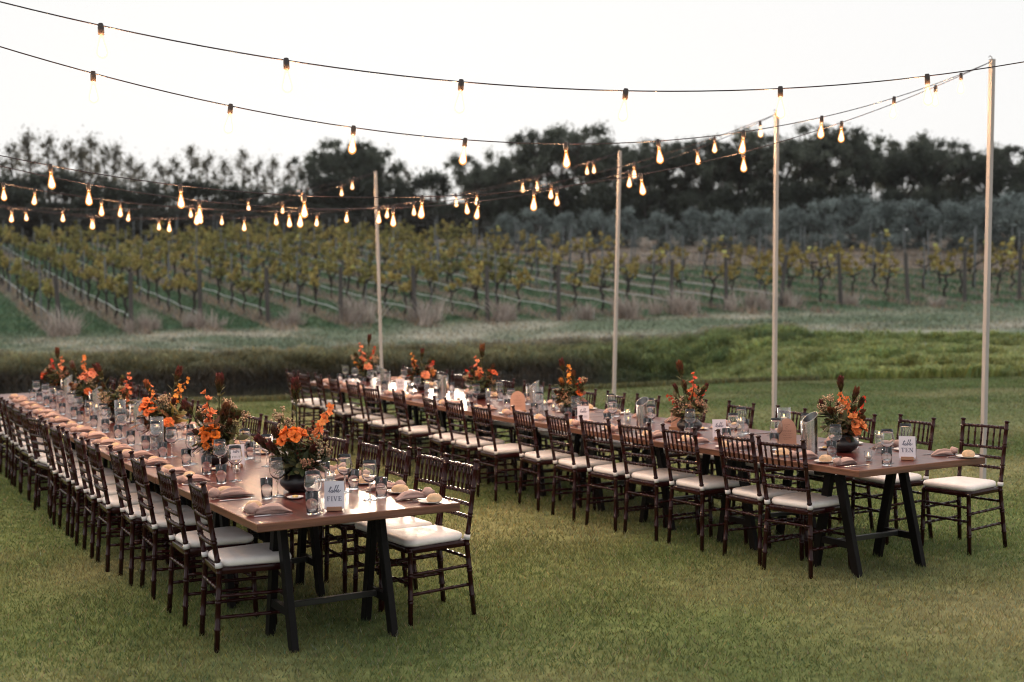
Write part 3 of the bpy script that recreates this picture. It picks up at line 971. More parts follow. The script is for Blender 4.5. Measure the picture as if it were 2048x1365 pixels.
CHAIR = chair_parts()

def add_chair(x, y, face, label, group):
    e = obj('banquet_chair', None, M=ground_frame(x, y, heading(face)))
    e.empty_display_size = .15
    tag(e, label, 'chair', group)
    for nm, me in CHAIR:
        obj(nm, me, e)
    return e

# ---- trestle table: solid top on two saw-horse trestles, length along local Y
def table_parts(L, W):
    out = []
    mb = MB(); mb.box((0, 0, .7375), (W, L - .012, .045), ch=.004)
    me = mb.mesh('tabletop', M_TABLE, smooth=False); me.materials.append(M_EDGE)
    for p in me.polygons:
        p.material_index = 0 if p.normal.z > .9 else 1
    out.append(('tabletop', me, None))
    for yc in (-L / 2 + .52, L / 2 - .52):
        mb = MB(); mb.box((0, yc, .690), (W * .78, .07, .05), ch=.003); out.append(('ridge_bar', mb.mesh('ridge_bar', M_TRESTLE, smooth=False), None))
        for xs in (-.29, .29):
            for sy in (-1, 1):
                a = Vector((xs, yc + sy * .045, .664)); b = Vector((xs, yc + sy * .205, -.015))
                d = (b - a); Lg = d.length; d.normalize()
                M = Matrix.Translation((a + b) / 2) @ Vector((0, 0, 1)).rotation_difference(d).to_matrix().to_4x4()
                mb = MB(); mb.box((0, 0, 0), (.040, .066, Lg), M, ch=.003); out.append(('leg', mb.mesh('leg', M_TRESTLE, smooth=False), None))
            mb = MB(); mb.box((xs, yc, .20), (.030, .30, .045)); out.append(('spreader', mb.mesh('spreader', M_TRESTLE, smooth=False), None))
        mb = MB(); mb.box((0, yc, .205), (.55, .032, .032), ch=.003); out.append(('crossbar', mb.mesh('crossbar', M_STEELBAR, smooth=False), None))
    return out

W_T = 1.14
class Line:
    """a long table made of five trestle tables set end to end"""
    def __init__(self, corner, t, L, n, name):
        self.c = np.array(corner); self.t = unit(np.array(t)); self.n = np.array([self.t[1], -self.t[0]])
        self.L = L; self.k = n; self.name = name; self.M = []
        parts = table_parts(L, W_T)
        for i in range(n):
            p = self.c + self.t * (i + .5) * L + self.n * W_T / 2
            M = ground_frame(p[0], p[1], heading(self.t), span=.9)
            self.M.append(M)
            e = obj('trestle_table', None, M=M); e.empty_display_size = .3
            pos = 'nearest' if i == 0 else ('farthest' if i == n - 1 else word(i + 1))
            lab = '%s trestle table %sof the %s-hand long row' % (pos, '' if i in (0, n - 1) else 'from the near end ', name)
            tag(e, 'dark red timber ' + lab, 'table', 'trestle tables set end to end')
            for nm, me, _ in parts:
                obj(nm, me, e)
    def surf(self, along, across, z=0.0, ang=None, face=None):
        """matrix on the table top; ang is a world heading"""
        i = int(min(max(along // self.L, 0), self.k - 1))
        M = self.M[i] @ Matrix.Translation((across - W_T / 2, along - (i + .5) * self.L, .7605 + z))
        d = np.array(face) if face is not None else self.t
        base = heading(self.t)
        h = heading(d) - base
        return M @ Matrix.Rotation(h, 4, 'Z')
    def coords(self, p):
        d = np.array(p) - self.c
        return float(d @ self.t), float(d @ self.n)

RT = Line((2.19, 7.64), (-.4775, .8786), 2.08, 5, 'right')
LT = Line((-1.26, 6.12), (-.487, .873), 2.20, 5, 'left')

ROWS = {
    'RF': [(1.81, 8.15), (1.59, 8.62), (1.26, 9.12), (.97, 9.55), (.69, 9.96), (.40, 10.48), (.11, 11.0), (-.28, 11.52), (-.56, 12.10), (-.84, 12.62), (-1.22, 13.34), (-1.61, 14.08), (-1.90, 14.73), (-2.24, 15.50), (-2.52, 16.05), (-2.79, 16.48), (-3.02, 16.80)],
    'RB': [(3.53, 9.09), (3.15, 9.47), (2.81, 9.85), (2.41, 10.49), (2.09, 11.07), (1.74, 11.56), (1.36, 12.08), (1.08, 12.50), (.80, 13.02), (.53, 13.50), (.27, 14.12), (-.05, 14.74), (-.34, 15.28), (-.68, 15.90), (-.94, 16.38), (-1.43, 17.20)],
    'LF': [(-1.71, 6.70), (-2.04, 7.26), (-2.43, 7.98), (-2.70, 8.38), (-3.02, 8.86)],
    'LB': [(-.29, 7.44), (-.49, 7.80), (-.74, 8.22), (-.98, 8.62), (-1.28, 9.08), (-1.48, 9.48), (-1.75, 9.97), (-2.04, 10.52), (-2.32, 11.03), (-2.60, 11.47), (-2.88, 11.90), (-3.10, 12.32), (-3.34, 12.75), (-3.67, 13.32), (-3.96, 13.85), (-4.31, 14.50), (-4.58, 14.98), (-4.91, 15.56), (-5.20, 16.03)],
}
p = np.array(ROWS['LF'][-1])
for i in range(13):
    p = p + np.array([-.4900, .8717]) * (.56 + .05 * math.sin(i * 2.3))
    ROWS['LF'].append(tuple(p))

# ---- place setting meshes
def knob(mb, c, r, seed, n=12, m=9):
    R = np.random.default_rng(seed); ph = R.random(4) * 6
    vs = []; fs = []
    for i in range(m + 1):
        th = math.pi * i / m
        for k in range(n):
            a = 2 * math.pi * k / n
            rr = r * (1 + .13 * math.sin(3 * a + 2.5 * th + ph[0]) + .09 * math.sin(5 * a - 4 * th + ph[1]))
            vs.append((c[0] + rr * math.sin(th) * math.cos(a), c[1] + rr * 1.15 * math.cos(th), c[2] + rr * .92 * math.sin(th) * math.sin(a)))
    for i in range(m):
        for k in range(n):
            k2 = (k + 1) % n
            fs.append((i * n + k, i * n + k2, (i + 1) * n + k2, (i + 1) * n + k))
    mb.add(vs, fs)

def napkin(seed):
    R = np.random.default_rng(seed)
    bend = R.uniform(-.03, .03); L = R.uniform(.185, .215); ph = R.random(3) * 6
    body = MB(); n, m = 22, 14; vs = []; fs = []
    for i in range(m + 1):
        t = i / m
        w = (.011 + .023 * math.sin(min(1, t * 1.5) * math.pi / 2)) * (1 - .55 * max(0, t - .72) / .28)
        h = (.015 + .012 * math.sin(t * math.pi)) * (1 - .6 * max(0, t - .75) / .25)
        for k in range(n):
            a = 2 * math.pi * k / n
            rip = 1 + .20 * math.sin(4 * a + ph[0] + t * 1.8) + .15 * math.sin(7 * a + ph[1] - t * 2)
            x = w * math.cos(a) * rip + bend * t * t
            z = max(.002, h + h * math.sin(a) * rip)
            vs.append((x, .035 + L * t + .012 * math.sin(2 * a + ph[2]) * t, z))
    for i in range(m):
        for k in range(n):
            k2 = (k + 1) % n
            fs.append((i * n + k, (i + 1) * n + k, (i + 1) * n + k2, i * n + k2))
    fs.append(tuple(range(n))); fs.append(tuple(m * n + k for k in range(n - 1, -1, -1)))
    body.add(vs, fs)
    kn = MB(); knob(kn, (0, .020, .034), .033, seed + 50)
    return body.mesh('napkin_fold', M_NAPKIN), kn.mesh('napkin_knot', M_NAPKIN)
NAPKINS = [napkin(s) for s in range(5)]

mb = MB(); mb.lathe([(.0, .004), (.045, .003), (.060, .006), (.074, .0115), (.0755, .0135), (.073, .0140), (.058, .0085), (.040, .0065), (.0, .0065)], 28)
ME_PLATE = mb.mesh('side_plate', M_PLATE)
def roll(seed):
    R = np.random.default_rng(seed); ph = R.random() * 6; b = R.uniform(.88, 1.08)
    mb = MB(); mb.lathe([(.0, 0), (.034, .001), (.043, .008), (.045, .018), (.040, .031), (.028, .041), (.012, .045), (.0, .0455)], 18, wob=lambda a, t: b * (1 + .06 * math.sin(2 * a + ph)))
    return mb.mesh('bread_roll', M_ROLL)
ROLLS = [roll(s) for s in range(4)]
mb = MB(); mb.box((0, .045, .0035), (.013, .09, .006), ch=.002)
mb.add([(-.006, .09, .002), (.009, .09, .002), (.011, .15, .002), (.006, .205, .002), (-.005, .21, .002), (-.006, .09, .005), (.009, .09, .0045), (.011, .15, .004), (.006, .205, .003), (-.005, .21, .004)],
       [(4, 3, 2, 1, 0), (5, 6, 7, 8, 9), (0, 1, 6, 5), (1, 2, 7, 6), (2, 3, 8, 7), (3, 4, 9, 8), (4, 0, 5, 9)])
ME_KNIFE = mb.mesh('table_knife', M_CUTLERY, smooth=False)
mb = MB(); mb.box((0, .06, .0035), (.010, .12, .004), ch=.0012); mb.box((0, .135, .004), (.022, .034, .003), ch=.0008)
for x in (-.009, -.003, .003, .009):
    mb.box((x, .173, .0045), (.003, .046, .0025))
ME_FORK = mb.mesh('table_fork', M_CUTLERY, smooth=False)

mb = MB(); mb.lathe_open([(0, .0865), (.0025, .0868), (.012, .090), (.028, .102), (.039, .120), (.0425, .136), (.041, .155), (.0365, .180), (.0335, .202), (.0325, .2025), (.0355, .180), (.0400, .155), (.0414, .136), (.038, .121), (.027, .104), (.002, .0925), (0, .0924)], 22)
ME_BOWL = mb.mesh('glass_bowl', M_GLASS)
mb = MB(); mb.lathe([(.0085, .0060), (.0048, .014), (.0040, .030), (.0038, .066), (.0048, .079), (.0060, .0855)], 10)
ME_STEM = mb.mesh('glass_stem', M_GLASS)
mb = MB(); mb.lathe([(.0, .0005), (.035, .0005), (.0365, .0015), (.035, .0024), (.018, .0042), (.0086, .0056)], 22)
ME_FOOT = mb.mesh('glass_foot', M_GLASS)
mb = MB(); mb.lathe_open([(.0, .0008), (.026, .0008), (.0295, .004), (.0325, .060), (.0345, .118), (.0332, .1185), (.0310, .060), (.0275, .012), (.0, .011)], 20)
ME_TUMBLER = mb.mesh('tumbler', M_GLASS)

SIDE = {'RF': (RT, 1, 'front side of right table'), 'RB': (RT, -1, 'back side of right table'),
        'LF': (LT, 1, 'front side of left table'), 'LB': (LT, -1, 'back side of left table')}
for rk, lst in ROWS.items():
    T, sgn, where = SIDE[rk]
    face0 = T.n * sgn
    for i, fp in enumerate(lst):
        o = word(i + 1)
        ja = rng.normal(0, .075); c, s_ = math.cos(ja), math.sin(ja)
        face = np.array([face0[0] * c - face0[1] * s_, face0[0] * s_ + face0[1] * c])
        cp = np.array(fp) + face * .262
        add_chair(cp[0], cp[1], face, 'dark mahogany spindle-back chair, %s from near end, %s' % (o, where), 'banquet chairs, ' + where)
        al, _ = T.coords(cp)
        al = min(max(al - .42, .22), T.L * T.k - .2)
        seat = '%s seat from near end, %s' % (o, where)
        right = np.array([face0[1], -face0[0]])
        ra = float(right @ T.t)                        # +1 or -1: which way along the table the guest's right lies
        def put(dx, dy, z=0.0, turn=0.0):
            a_ = al + dx * ra; b_ = dy if sgn > 0 else W_T - dy
            c2, s2 = math.cos(turn), math.sin(turn)
            f2 = (face0[0] * c2 - face0[1] * s2, face0[0] * s2 + face0[1] * c2)
            return T.surf(min(max(a_, .04), T.L * T.k - .04), b_, z, face=f2)
        j = lambda s=.012: rng.normal(0, s)
        nb, nk = NAPKINS[(i * 3 + len(rk) + ord(rk[0])) % 5]
        e = obj('napkin', None, M=put(j(.02), .045 + j(.014), 0, rng.normal(0, .28)) @ Matrix.Scale(rng.uniform(.82, .98), 4)); e.empty_display_size = .05
        tag(e, 'dusty pink knotted linen napkin at %s' % seat, 'napkin', 'knotted napkins')
        obj('fold', nb, e); obj('knot', nk, e)
        px, py = -.155 + j(), .135 + j(.015)
        tag(obj('side_plate', ME_PLATE, M=put(px, py)), 'small white bread plate at %s' % seat, 'plate', 'bread plates')
        tag(obj('bread_roll', ROLLS[i % 4], M=put(px + j(.006), py + j(.006), .0068, rng.random() * 6)), 'round golden bread roll at %s' % seat, 'bread', 'bread rolls')
        tag(obj('table_knife', ME_KNIFE, M=put(.088 + j(.006), .045 + j(.006), .0005, rng.normal(0, .05))), 'silver table knife at %s' % seat, 'knife', 'table knives')
        tag(obj('table_fork', ME_FORK, M=put(-.072 + j(.005), .050 + j(.006), .0005, rng.normal(0, .05))), 'silver table fork at %s' % seat, 'fork', 'table forks')
        e = obj('wine_glass', None, M=put(.115 + j(.02), .375 + j(.02)) @ Matrix.Scale(1.1, 4)); e.empty_display_size = .05
        tag(e, 'clear stemmed wine glass at %s' % seat, 'glass', 'wine glasses')
        obj('bowl', ME_BOWL, e); obj('stem', ME_STEM, e); obj('foot', ME_FOOT, e)
        tag(obj('tumbler', ME_TUMBLER, M=put(.165 + j(.015), .300 + j(.015))), 'clear straight tumbler at %s' % seat, 'glass', 'tumblers')

# ------------------------------------------------------------------ things down the middle of the tables
# steel water jugs with a slanted mouth
def jug_parts():
    n = 28; r0, H = .050, .275
    def wall(r, z0, flip, mat, nm):
        vs = []; fs = []; rows = 7
        for i in range(rows + 1):
            for k in range(n):
                a = 2 * math.pi * k / n
                zt = H - .030 + .034 * math.cos(a)
                t = i / rows
                rr = r * (1 + .03 * t)
                vs.append((rr * math.cos(a), rr * math.sin(a), z0 + (zt - z0) * t))
        for i in range(rows):
            for k in range(n):
                k2 = (k + 1) % n
                q = (i * n + k, i * n + k2, (i + 1) * n + k2, (i + 1) * n + k)
                fs.append(q[::-1] if flip else q)
        fs.append(tuple(range(n)) if flip else tuple(range(n - 1, -1, -1)))
        mb = MB(); mb.add(vs, fs); return auto_sharp(mb.mesh(nm, mat), 60)
    body = wall(r0, 0, False, M_JUG, 'jug_body'); inn = wall(r0 - .0018, .004, True, M_JUGIN, 'jug_lining')
    mb = MB(); rim = []
    for k in range(n + 1):
        a = 2 * math.pi * k / n
        rim.append((r0 * 1.03 * math.cos(a), r0 * 1.03 * math.sin(a), H - .030 + .034 * math.cos(a)))
    mb.tube(rim, .0022, 6, cap=False); rimm = mb.mesh('jug_rim', M_JUG)
    mb = MB()
    mb.tube([(-r0 * .98, 0, .200), (-r0 - .030, 0, .200)], .004, 8); mb.tube([(-r0 * .98, 0, .075), (-r0 - .030, 0, .075)], .004, 8)
    mb.tube([(-r0 - .030, 0, .045), (-r0 - .030, 0, .225)], .0065, 8)
    return [('body', body), ('lining', inn), ('rim', rimm), ('handle', mb.mesh('jug_handle', M_JUG))]
JUG = jug_parts()
def cam_turn(T, a_, b_, turn=0.0, z=0.0):
    """stand something on the table with its front towards the viewer's side of the lawn, turned by an angle"""
    return T.surf(a_, b_, z, face=(-math.sin(turn), math.cos(turn)))
SEQ = {('right', 0): 'nearest'}
def which(i, n, T):
    return ('nearest' if i == 0 else ('farthest' if i == n - 1 else word(i + 1))), ('' if i in (0, n - 1) else ' from the near end')
def series(T, lst, fn, fmt, cat, group):
    for i, it in enumerate(lst):
        a, b = which(i, len(lst), T)
        fn(T, it, fmt % (a, b, T.name), cat, group)

def add_jug(T, it, label, cat, group):
    a_, b_, turn = it
    e = obj('water_jug', None, M=cam_turn(T, a_, b_, turn)); e.empty_display_size = .05
    tag(e, label, cat, group)
    for nm, me in JUG: obj(nm, me, e)
series(RT, [(.93, .44, .5), (2.90, .36, .9), (5.35, .70, .2), (7.0, .42, -2.3), (8.55, .36, -2.5)], add_jug, '%s brushed steel water jug%s on the %s table', 'jug', 'steel water jugs')
series(LT, [(2.10, .85, .3), (3.40, .66, .3), (5.70, .66, .5), (7.72, .66, .6), (9.9, .72, .4)], add_jug, '%s brushed steel water jug%s on the %s table', 'jug', 'steel water jugs')

# glass cylinders with water and a floating candle
def candle_parts(r, h, water):
    out = []
    mb = MB(); mb.lathe_open([(0, .001), (r - .002, .001), (r, .004), (r, h), (r - .0022, h), (r - .0022, .006), (0, .006)], 24)
    out.append(('cylinder', mb.mesh('candle_cylinder', M_THIN)))
    z = .008
    if water > 0:
        mb = MB(); mb.lathe([(0, .0075), (r - .0045, .0075), (r - .0045, water), (0, water + .0002)], 24)
        out.append(('water_fill', auto_sharp(mb.mesh('candle_water', M_WATERGLASS), 40)))
        z = water - .012
    cr = min(.024, r - .008)
    mb = MB(); mb.lathe([(0, z), (cr * .7, z), (cr, z + .014), (cr * 1.02, z + .022), (cr * .9, z + .024), (0, z + .021)], 18)
    out.append(('candle', mb.mesh('candle', M_WAX)))
    mb = MB(); mb.lathe([(0, z + .025), (.0030, z + .029), (.0038, z + .034), (.0024, z + .042), (0, z + .049)], 8)
    out.append(('flame', mb.mesh('flame', M_FLAME)))
    return out
CYL = {'big': candle_parts(.052, .25, .165), 'tall': candle_parts(.028, .155, .115), 'small': candle_parts(.026, .062, 0)}
def add_candle(kind, name):
    def f(T, it, label, cat, group):
        a_, b_ = it[:2]
        e = obj(name, None, M=T.surf(a_, b_)); e.empty_display_size = .05
        tag(e, label, cat, group)
        for nm, me in CYL[kind]: obj(nm, me, e)
    return f
series(RT, [(1.62, .80), (4.92, .50)], add_candle('big', 'candle_cylinder'), '%s wide glass cylinder with floating candle%s on the %s table', 'candle', 'wide candle cylinders')
series(LT, [(3.95, .42), (6.05, .56), (8.9, .60)], add_candle('big', 'candle_cylinder'), '%s wide glass cylinder with floating candle%s on the %s table', 'candle', 'wide candle cylinders')
series(RT, [(.60, .77), (2.02, .70), (3.22, .42), (4.55, .36), (6.2, .6), (7.7, .55)], add_candle('tall', 'candle_glass'), '%s slim glass with floating candle%s on the %s table', 'candle', 'slim candle glasses')
series(LT, [(.62, .62), (2.55, .80), (3.15, .48), (4.95, .52), (6.9, .5), (9.3, .5)], add_candle('tall', 'candle_glass'), '%s slim glass with floating candle%s on the %s table', 'candle', 'slim candle glasses')
series(RT, [(.33, .40), (1.22, .66), (2.35, .42), (3.50, .62), (5.0, .72), (6.6, .44), (8.4, .6)], add_candle('small', 'tealight_holder'), '%s small glass tealight holder%s on the %s table', 'tealight', 'tealight holders')
series(LT, [(.25, .40), (1.45, .70), (2.05, .50), (3.7, .68), (4.7, .72), (6.45, .4), (7.4, .5), (8.3, .7)], add_candle('small', 'tealight_holder'), '%s small glass tealight holder%s on the %s table', 'tealight', 'tealight holders')
# butter dishes
mb = MB(); mb.lathe([(0, .002), (.030, .002), (.046, .010), (.048, .014), (.044, .013), (.028, .007), (0, .007)], 22); ME_DISH = mb.mesh('butter_dish', M_PLATE)
mb = MB(); mb.box((0, 0, .014), (.030, .024, .014), ch=.004); ME_BUTTER = mb.mesh('butter', pmat('butter', (.74, .52, .20), .5), smooth=False)
def add_butter(T, it, label, cat, group):
    e = obj('butter_dish', None, M=T.surf(it[0], it[1], face=(math.sin(it[0] * 3), math.cos(it[0] * 3)))); tag(e, label, cat, group); e.empty_display_size = .05
    obj('dish', ME_DISH, e); obj('butter', ME_BUTTER, e)
series(RT, [(.98, .62), (2.62, .78), (4.75, .66), (6.9, .7)], add_butter, '%s small butter dish%s on the %s table', 'dish', 'butter dishes')
series(LT, [(.70, .44), (2.30, .44), (4.3, .40), (6.3, .72)], add_butter, '%s small butter dish%s on the %s table', 'dish', 'butter dishes')

# table number cards: hand-lettered 'table' over a serif word
def arc(cx, cy, rx, ry, a0, a1, n=14):
    return [(cx + rx * math.cos(math.radians(a0 + (a1 - a0) * k / n)), cy + ry * math.sin(math.radians(a0 + (a1 - a0) * k / n))) for k in range(n + 1)]
TK, TN = .19, .085
FONT = {
    'F': (.72, [([(.2, 0), (.2, 1)], TK), ([(.02, .98), (.70, .98)], TN), ([(.69, 1), (.69, .76)], TN), ([(.2, .5), (.55, .5)], TN), ([(.55, .6), (.55, .4)], TN), ([(.02, .02), (.40, .02)], TN)]),
    'I': (.44, [([(.22, 0), (.22, 1)], TK), ([(.03, .98), (.41, .98)], TN), ([(.03, .02), (.41, .02)], TN)]),
    'V': (.90, [([(.14, 1), (.45, 0)], TK), ([(.77, 1), (.46, 0)], TN), ([(0, .98), (.32, .98)], TN), ([(.60, .98), (.92, .98)], TN)]),
    'E': (.76, [([(.2, 0), (.2, 1)], TK), ([(.02, .98), (.70, .98)], TN), ([(.69, 1), (.69, .76)], TN), ([(.2, .5), (.55, .5)], TN), ([(.55, .6), (.55, .4)], TN), ([(.02, .02), (.72, .02)], TN), ([(.71, 0), (.71, .25)], TN)]),
    'T': (.82, [([(.41, 0), (.41, 1)], TK), ([(.03, .98), (.79, .98)], TN), ([(.04, 1), (.04, .74)], TN), ([(.78, 1), (.78, .74)], TN), ([(.22, .02), (.60, .02)], TN)]),
    'N': (.96, [([(.16, 0), (.16, 1)], TN), ([(.14, 1), (.80, 0)], TK), ([(.80, 0), (.80, 1)], TN), ([(.0, .02), (.32, .02)], TN), ([(.0, .98), (.22, .98)], TN), ([(.64, .98), (.96, .98)], TN)]),
    'O': (.96, [(arc(.48, .5, .40, .48, 60, 120), TN), (arc(.48, .5, .40, .48, 120, 240), TK), (arc(.48, .5, .40, .48, 240, 300), TN), (arc(.48, .5, .40, .48, -60, 60), TK)]),
    'U': (.92, [([(.2, 1), (.2, .34)], TK), (arc(.47, .34, .27, .32, 180, 360), TN + .03), ([(.74, .34), (.74, 1)], TN), ([(.04, .98), (.38, .98)], TN), ([(.58, .98), (.90, .98)], TN)]),
    'R': (.88, [([(.2, 0), (.2, 1)], TK), ([(.02, .98), (.45, .98)], TN), (arc(.42, .74, .24, .24, 90, -90), TK * .8), ([(.2, .5), (.45, .5)], TN), ([(.44, .5), (.78, .0)], TK * .85), ([(.02, .02), (.40, .02)], TN)]),
    'G': (.98, [(arc(.50, .5, .42, .48, 50, 130), TN), (arc(.50, .5, .42, .48, 130, 230), TK), (arc(.50, .5, .42, .48, 230, 310), TN), ([(.79, .08), (.79, .42)], TK * .8), ([(.60, .42), (.94, .42)], TN)]),
    'H': (.98, [([(.2, 0), (.2, 1)], TK), ([(.78, 0), (.78, 1)], TK), ([(.2, .5), (.78, .5)], TN), ([(.03, .02), (.37, .02)], TN), ([(.03, .98), (.37, .98)], TN), ([(.61, .02), (.95, .02)], TN), ([(.61, .98), (.95, .98)], TN)]),
    'S': (.68, [(arc(.34, .74, .24, .24, 30, 180), TN + .03), (arc(.34, .74, .24, .24, 180, 260), TK), (arc(.34, .26, .26, .25, 80, 0), TK), (arc(.34, .26, .26, .25, 0, -150), TN + .03)]),
    'X': (.90, [([(.12, 1), (.76, 0)], TK), ([(.76, 1), (.12, 0)], TN), ([(0, .98), (.28, .98)], TN), ([(.60, .98), (.90, .98)], TN), ([(0, .02), (.28, .02)], TN), ([(.60, .02), (.90, .02)], TN)]),
}
SCRIPT = [[(0, .15), (.10, .30), (.22, .85), (.17, .25), (.22, .08), (.34, .20)], [(.04, .62), (.36, .68)],
          arc(.46, .22, .10, .16, 60, 380), [(.56, .38), (.55, .12), (.62, .06), (.70, .25)],
          [(.70, .25), (.84, .80), (.86, 1.0), (.80, .95), (.76, .35), (.78, .08), (.90, .12), (.92, .30), (.84, .34), (.98, .30)],
          [(.98, .30), (1.10, .70), (1.14, 1.0), (1.08, .95), (1.04, .35), (1.08, .08), (1.18, .20)],
          [(1.18, .20), (1.32, .36), (1.26, .44), (1.20, .26), (1.26, .06), (1.42, .16), (1.56, .34)]]
def stroke(mb, pts, w, y, ox, oz, s, slant=0.0):
    P = [(ox + (x + slant * z) * s, oz + z * s) for x, z in pts]
    for (x0, z0), (x1, z1) in zip(P[:-1], P[1:]):
        dx, dz = x1 - x0, z1 - z0; L = math.hypot(dx, dz)
        if L < 1e-9: continue
        px, pz = -dz / L * w * s / 2, dx / L * w * s / 2
        mb.add([(x0 - px, y, z0 - pz), (x1 - px, y, z1 - pz), (x1 + px, y, z1 + pz), (x0 + px, y, z0 + pz)], [(0, 1, 2, 3)])
def lettering(word_):
    mb = MB(); y = -.0016
    width = sum(FONT[c][0] + .14 for c in word_) - .14
    s = min(.030, .078 / width)
    x = -width * s / 2
    for c in word_:
        for pts, w in FONT[c][1]: stroke(mb, pts, w, y, x, .052, s)
        x += (FONT[c][0] + .14) * s
    for pts in SCRIPT: stroke(mb, pts, .085, y - .0001, -.034, .094, .042, .25)
    return mb.mesh('card_lettering', M_INK, smooth=False)
mb = MB(); mb.box((0, 0, .084), (.106, .0022, .146)); ME_CARD = mb.mesh('card', M_CARD, smooth=False)
mb = MB()
mb.box((0, -.010, .011), (.080, .016, .022), ch=.0015); mb.box((0, .010, .011), (.080, .016, .022), ch=.0015); mb.box((0, 0, .0045), (.080, .0035, .009)); ME_CSTAND = mb.mesh('card_stand', M_CARDWOOD, smooth=False)
def card(T, a_, b_, turn, text):
    e = obj('table_number_card', None, M=cam_turn(T, a_, b_, turn) @ Matrix.Rotation(math.radians(-5), 4, 'X')); e.empty_display_size = .05
    tag(e, 'white table number card reading %s on the %s table' % (text, T.name), 'card', 'table number cards')
    obj('card', ME_CARD, e); obj('stand', ME_CSTAND, e); obj('lettering', lettering(text), e)
card(RT, .20, .62, -.30, 'TEN'); card(RT, 1.96, .44, -.05, 'NINE'); card(RT, 3.72, .28, -.12, 'EIGHT'); card(RT, 8.15, .40, 0, 'SIX')
card(LT, .16, .47, .05, 'FIVE'); card(LT, 2.38, .60, .10, 'FOUR')

# arched menu boards on timber feet
def menu_parts():
    ol = [(-.075, 0)] + [(.075 * math.cos(a), .110 + .095 * math.sin(a)) for a in np.linspace(math.pi, 0, 19)] + [(.075, 0)]
    mb = MB(); n = len(ol)
    mb.add([(x, -.002, z + .012) for x, z in ol] + [(x, .002, z + .012) for x, z in ol],
           [tuple(range(n)), tuple(range(2 * n - 1, n - 1, -1))] + [(k, n + k, n + (k + 1) % n, (k + 1) % n) for k in range(n)])
    b = mb.mesh('menu_board', M_MENU, smooth=False)
    mb = MB(); R = random.Random(4)
    def squig(z, w):
        x = -w / 2
        while x < w / 2:
            l = R.uniform(.006, .014); l = min(l, w / 2 - x + .002)
            stroke(mb, [(x, z), (x + l, z + R.uniform(-.0006, .0006))], .0028, -.0032, 0, .012, 1); x += l + .003
    for z, w in ((.158, .045), (.118, .085), (.108, .070), (.092, .080), (.082, .06), (.064, .070), (.054, .05)): squig(z, w)
    stroke(mb, arc(0, .138, .010, .010, 0, 300), .002, -.0032, 0, .012, 1)
    p = mb.mesh('menu_print', M_MENUINK, smooth=False)
    mb = MB(); mb.box((0, -.0140, .014), (.165, .022, .028), ch=.002); mb.box((0, .0140, .014), (.165, .022, .028), ch=.002); mb.box((0, 0, .0055), (.165, .0055, .011))
    return [('board', b), ('print', p), ('stand', mb.mesh('menu_stand', M_CARDWOOD, smooth=False))]
MENU = menu_parts()
def add_menu(T, it, label, cat, group):
    e = obj('menu_board', None, M=cam_turn(T, it[0], it[1], it[2])); tag(e, label, cat, group); e.empty_display_size = .05
    for nm, me in MENU: obj(nm, me, e)
series(RT, [(1.20, .46, .25), (2.72, .60, -.75), (4.98, .30, .1)], add_menu, '%s arched terracotta menu board%s on the %s table', 'menu', 'arched menu boards')

# ------------------------------------------------------------------ vases and flowers
mb = MB(); mb.lathe([(0, .002), (.050, .001), (.058, .004), (.078, .018), (.100, .042), (.106, .058), (.100, .076), (.080, .095), (.066, .106), (.064, .114), (.070, .122), (.067, .1225), (.060, .114), (.060, .104), (.0, .098)], 32)
ME_VASE = mb.mesh('vase', M_VASE)

def petal(mb, M, L, W, cup=.3, curl=.2, n=5, col=(1, .3, .05), tipcol=None):
    """a pointed, cupped petal from the origin along +Z, opening towards +Y"""
    vs = []; cs = []
    for i in range(n + 1):
        t = i / n
        w = W * math.sin(math.pi * min(.97, t * .86 + .10)) ** .8 * (1 if t < .999 else .15)
        y = L * (cup * math.sin(t * math.pi * .5) + curl * t * t * t)
        z = L * (t - .18 * curl * t * t)
        for k in (-1, 0, 1):
            vs.append((k * w * .5, y - abs(k) * w * .18 * -1, z))
    fs = []
    for i in range(n):
        for k in (0, 1):
            a = i * 3 + k
            fs.append((a, a + 1, a + 4, a + 3))
    o = len(mb.v)
    mb.add(vs, fs, M)
    tc = tipcol or col
    for i in range(n + 1):
        for k in range(3):
            t = i / n
            mb.c[o + i * 3 + k] = tuple(col[q] * (1 - t) + tc[q] * t for q in range(3))

def RZ(a): return Matrix.Rotation(a, 4, 'Z')
def RX(a): return Matrix.Rotation(a, 4, 'X')
GREEN = (.050, .060, .022); OLIVE = (.085, .080, .030); DGREEN = (.022, .030, .014)
ORANGE = (.80, .25, .08); CORAL = (.82, .30, .16); RUST = (.16, .045, .022); DRED = (.105, .016, .022); CREAM = (.52, .38, .25)

def aim(tip, base=Vector((0, 0, .10))):
    d = Vector(tip) - base
    return Matrix.Translation(base) @ Vector((0, 0, 1)).rotation_difference(d.normalized()).to_matrix().to_4x4(), d.length

def stem_curve(L, bend, n=5):
    return [(bend * L * (k / n) * (1 - k / n), 0, L * k / n) for k in range(n + 1)]

def leaf(mb, M, L, W, col):
    petal(mb, M, L, W, .25, .25, 4, col, tuple(c * 1.25 for c in col))

def jcol(c, R, s=.18):
    k = math.exp(R.gauss(0, s)); return (c[0] * k, c[1] * k * math.exp(R.gauss(0, .08)), c[2] * k)

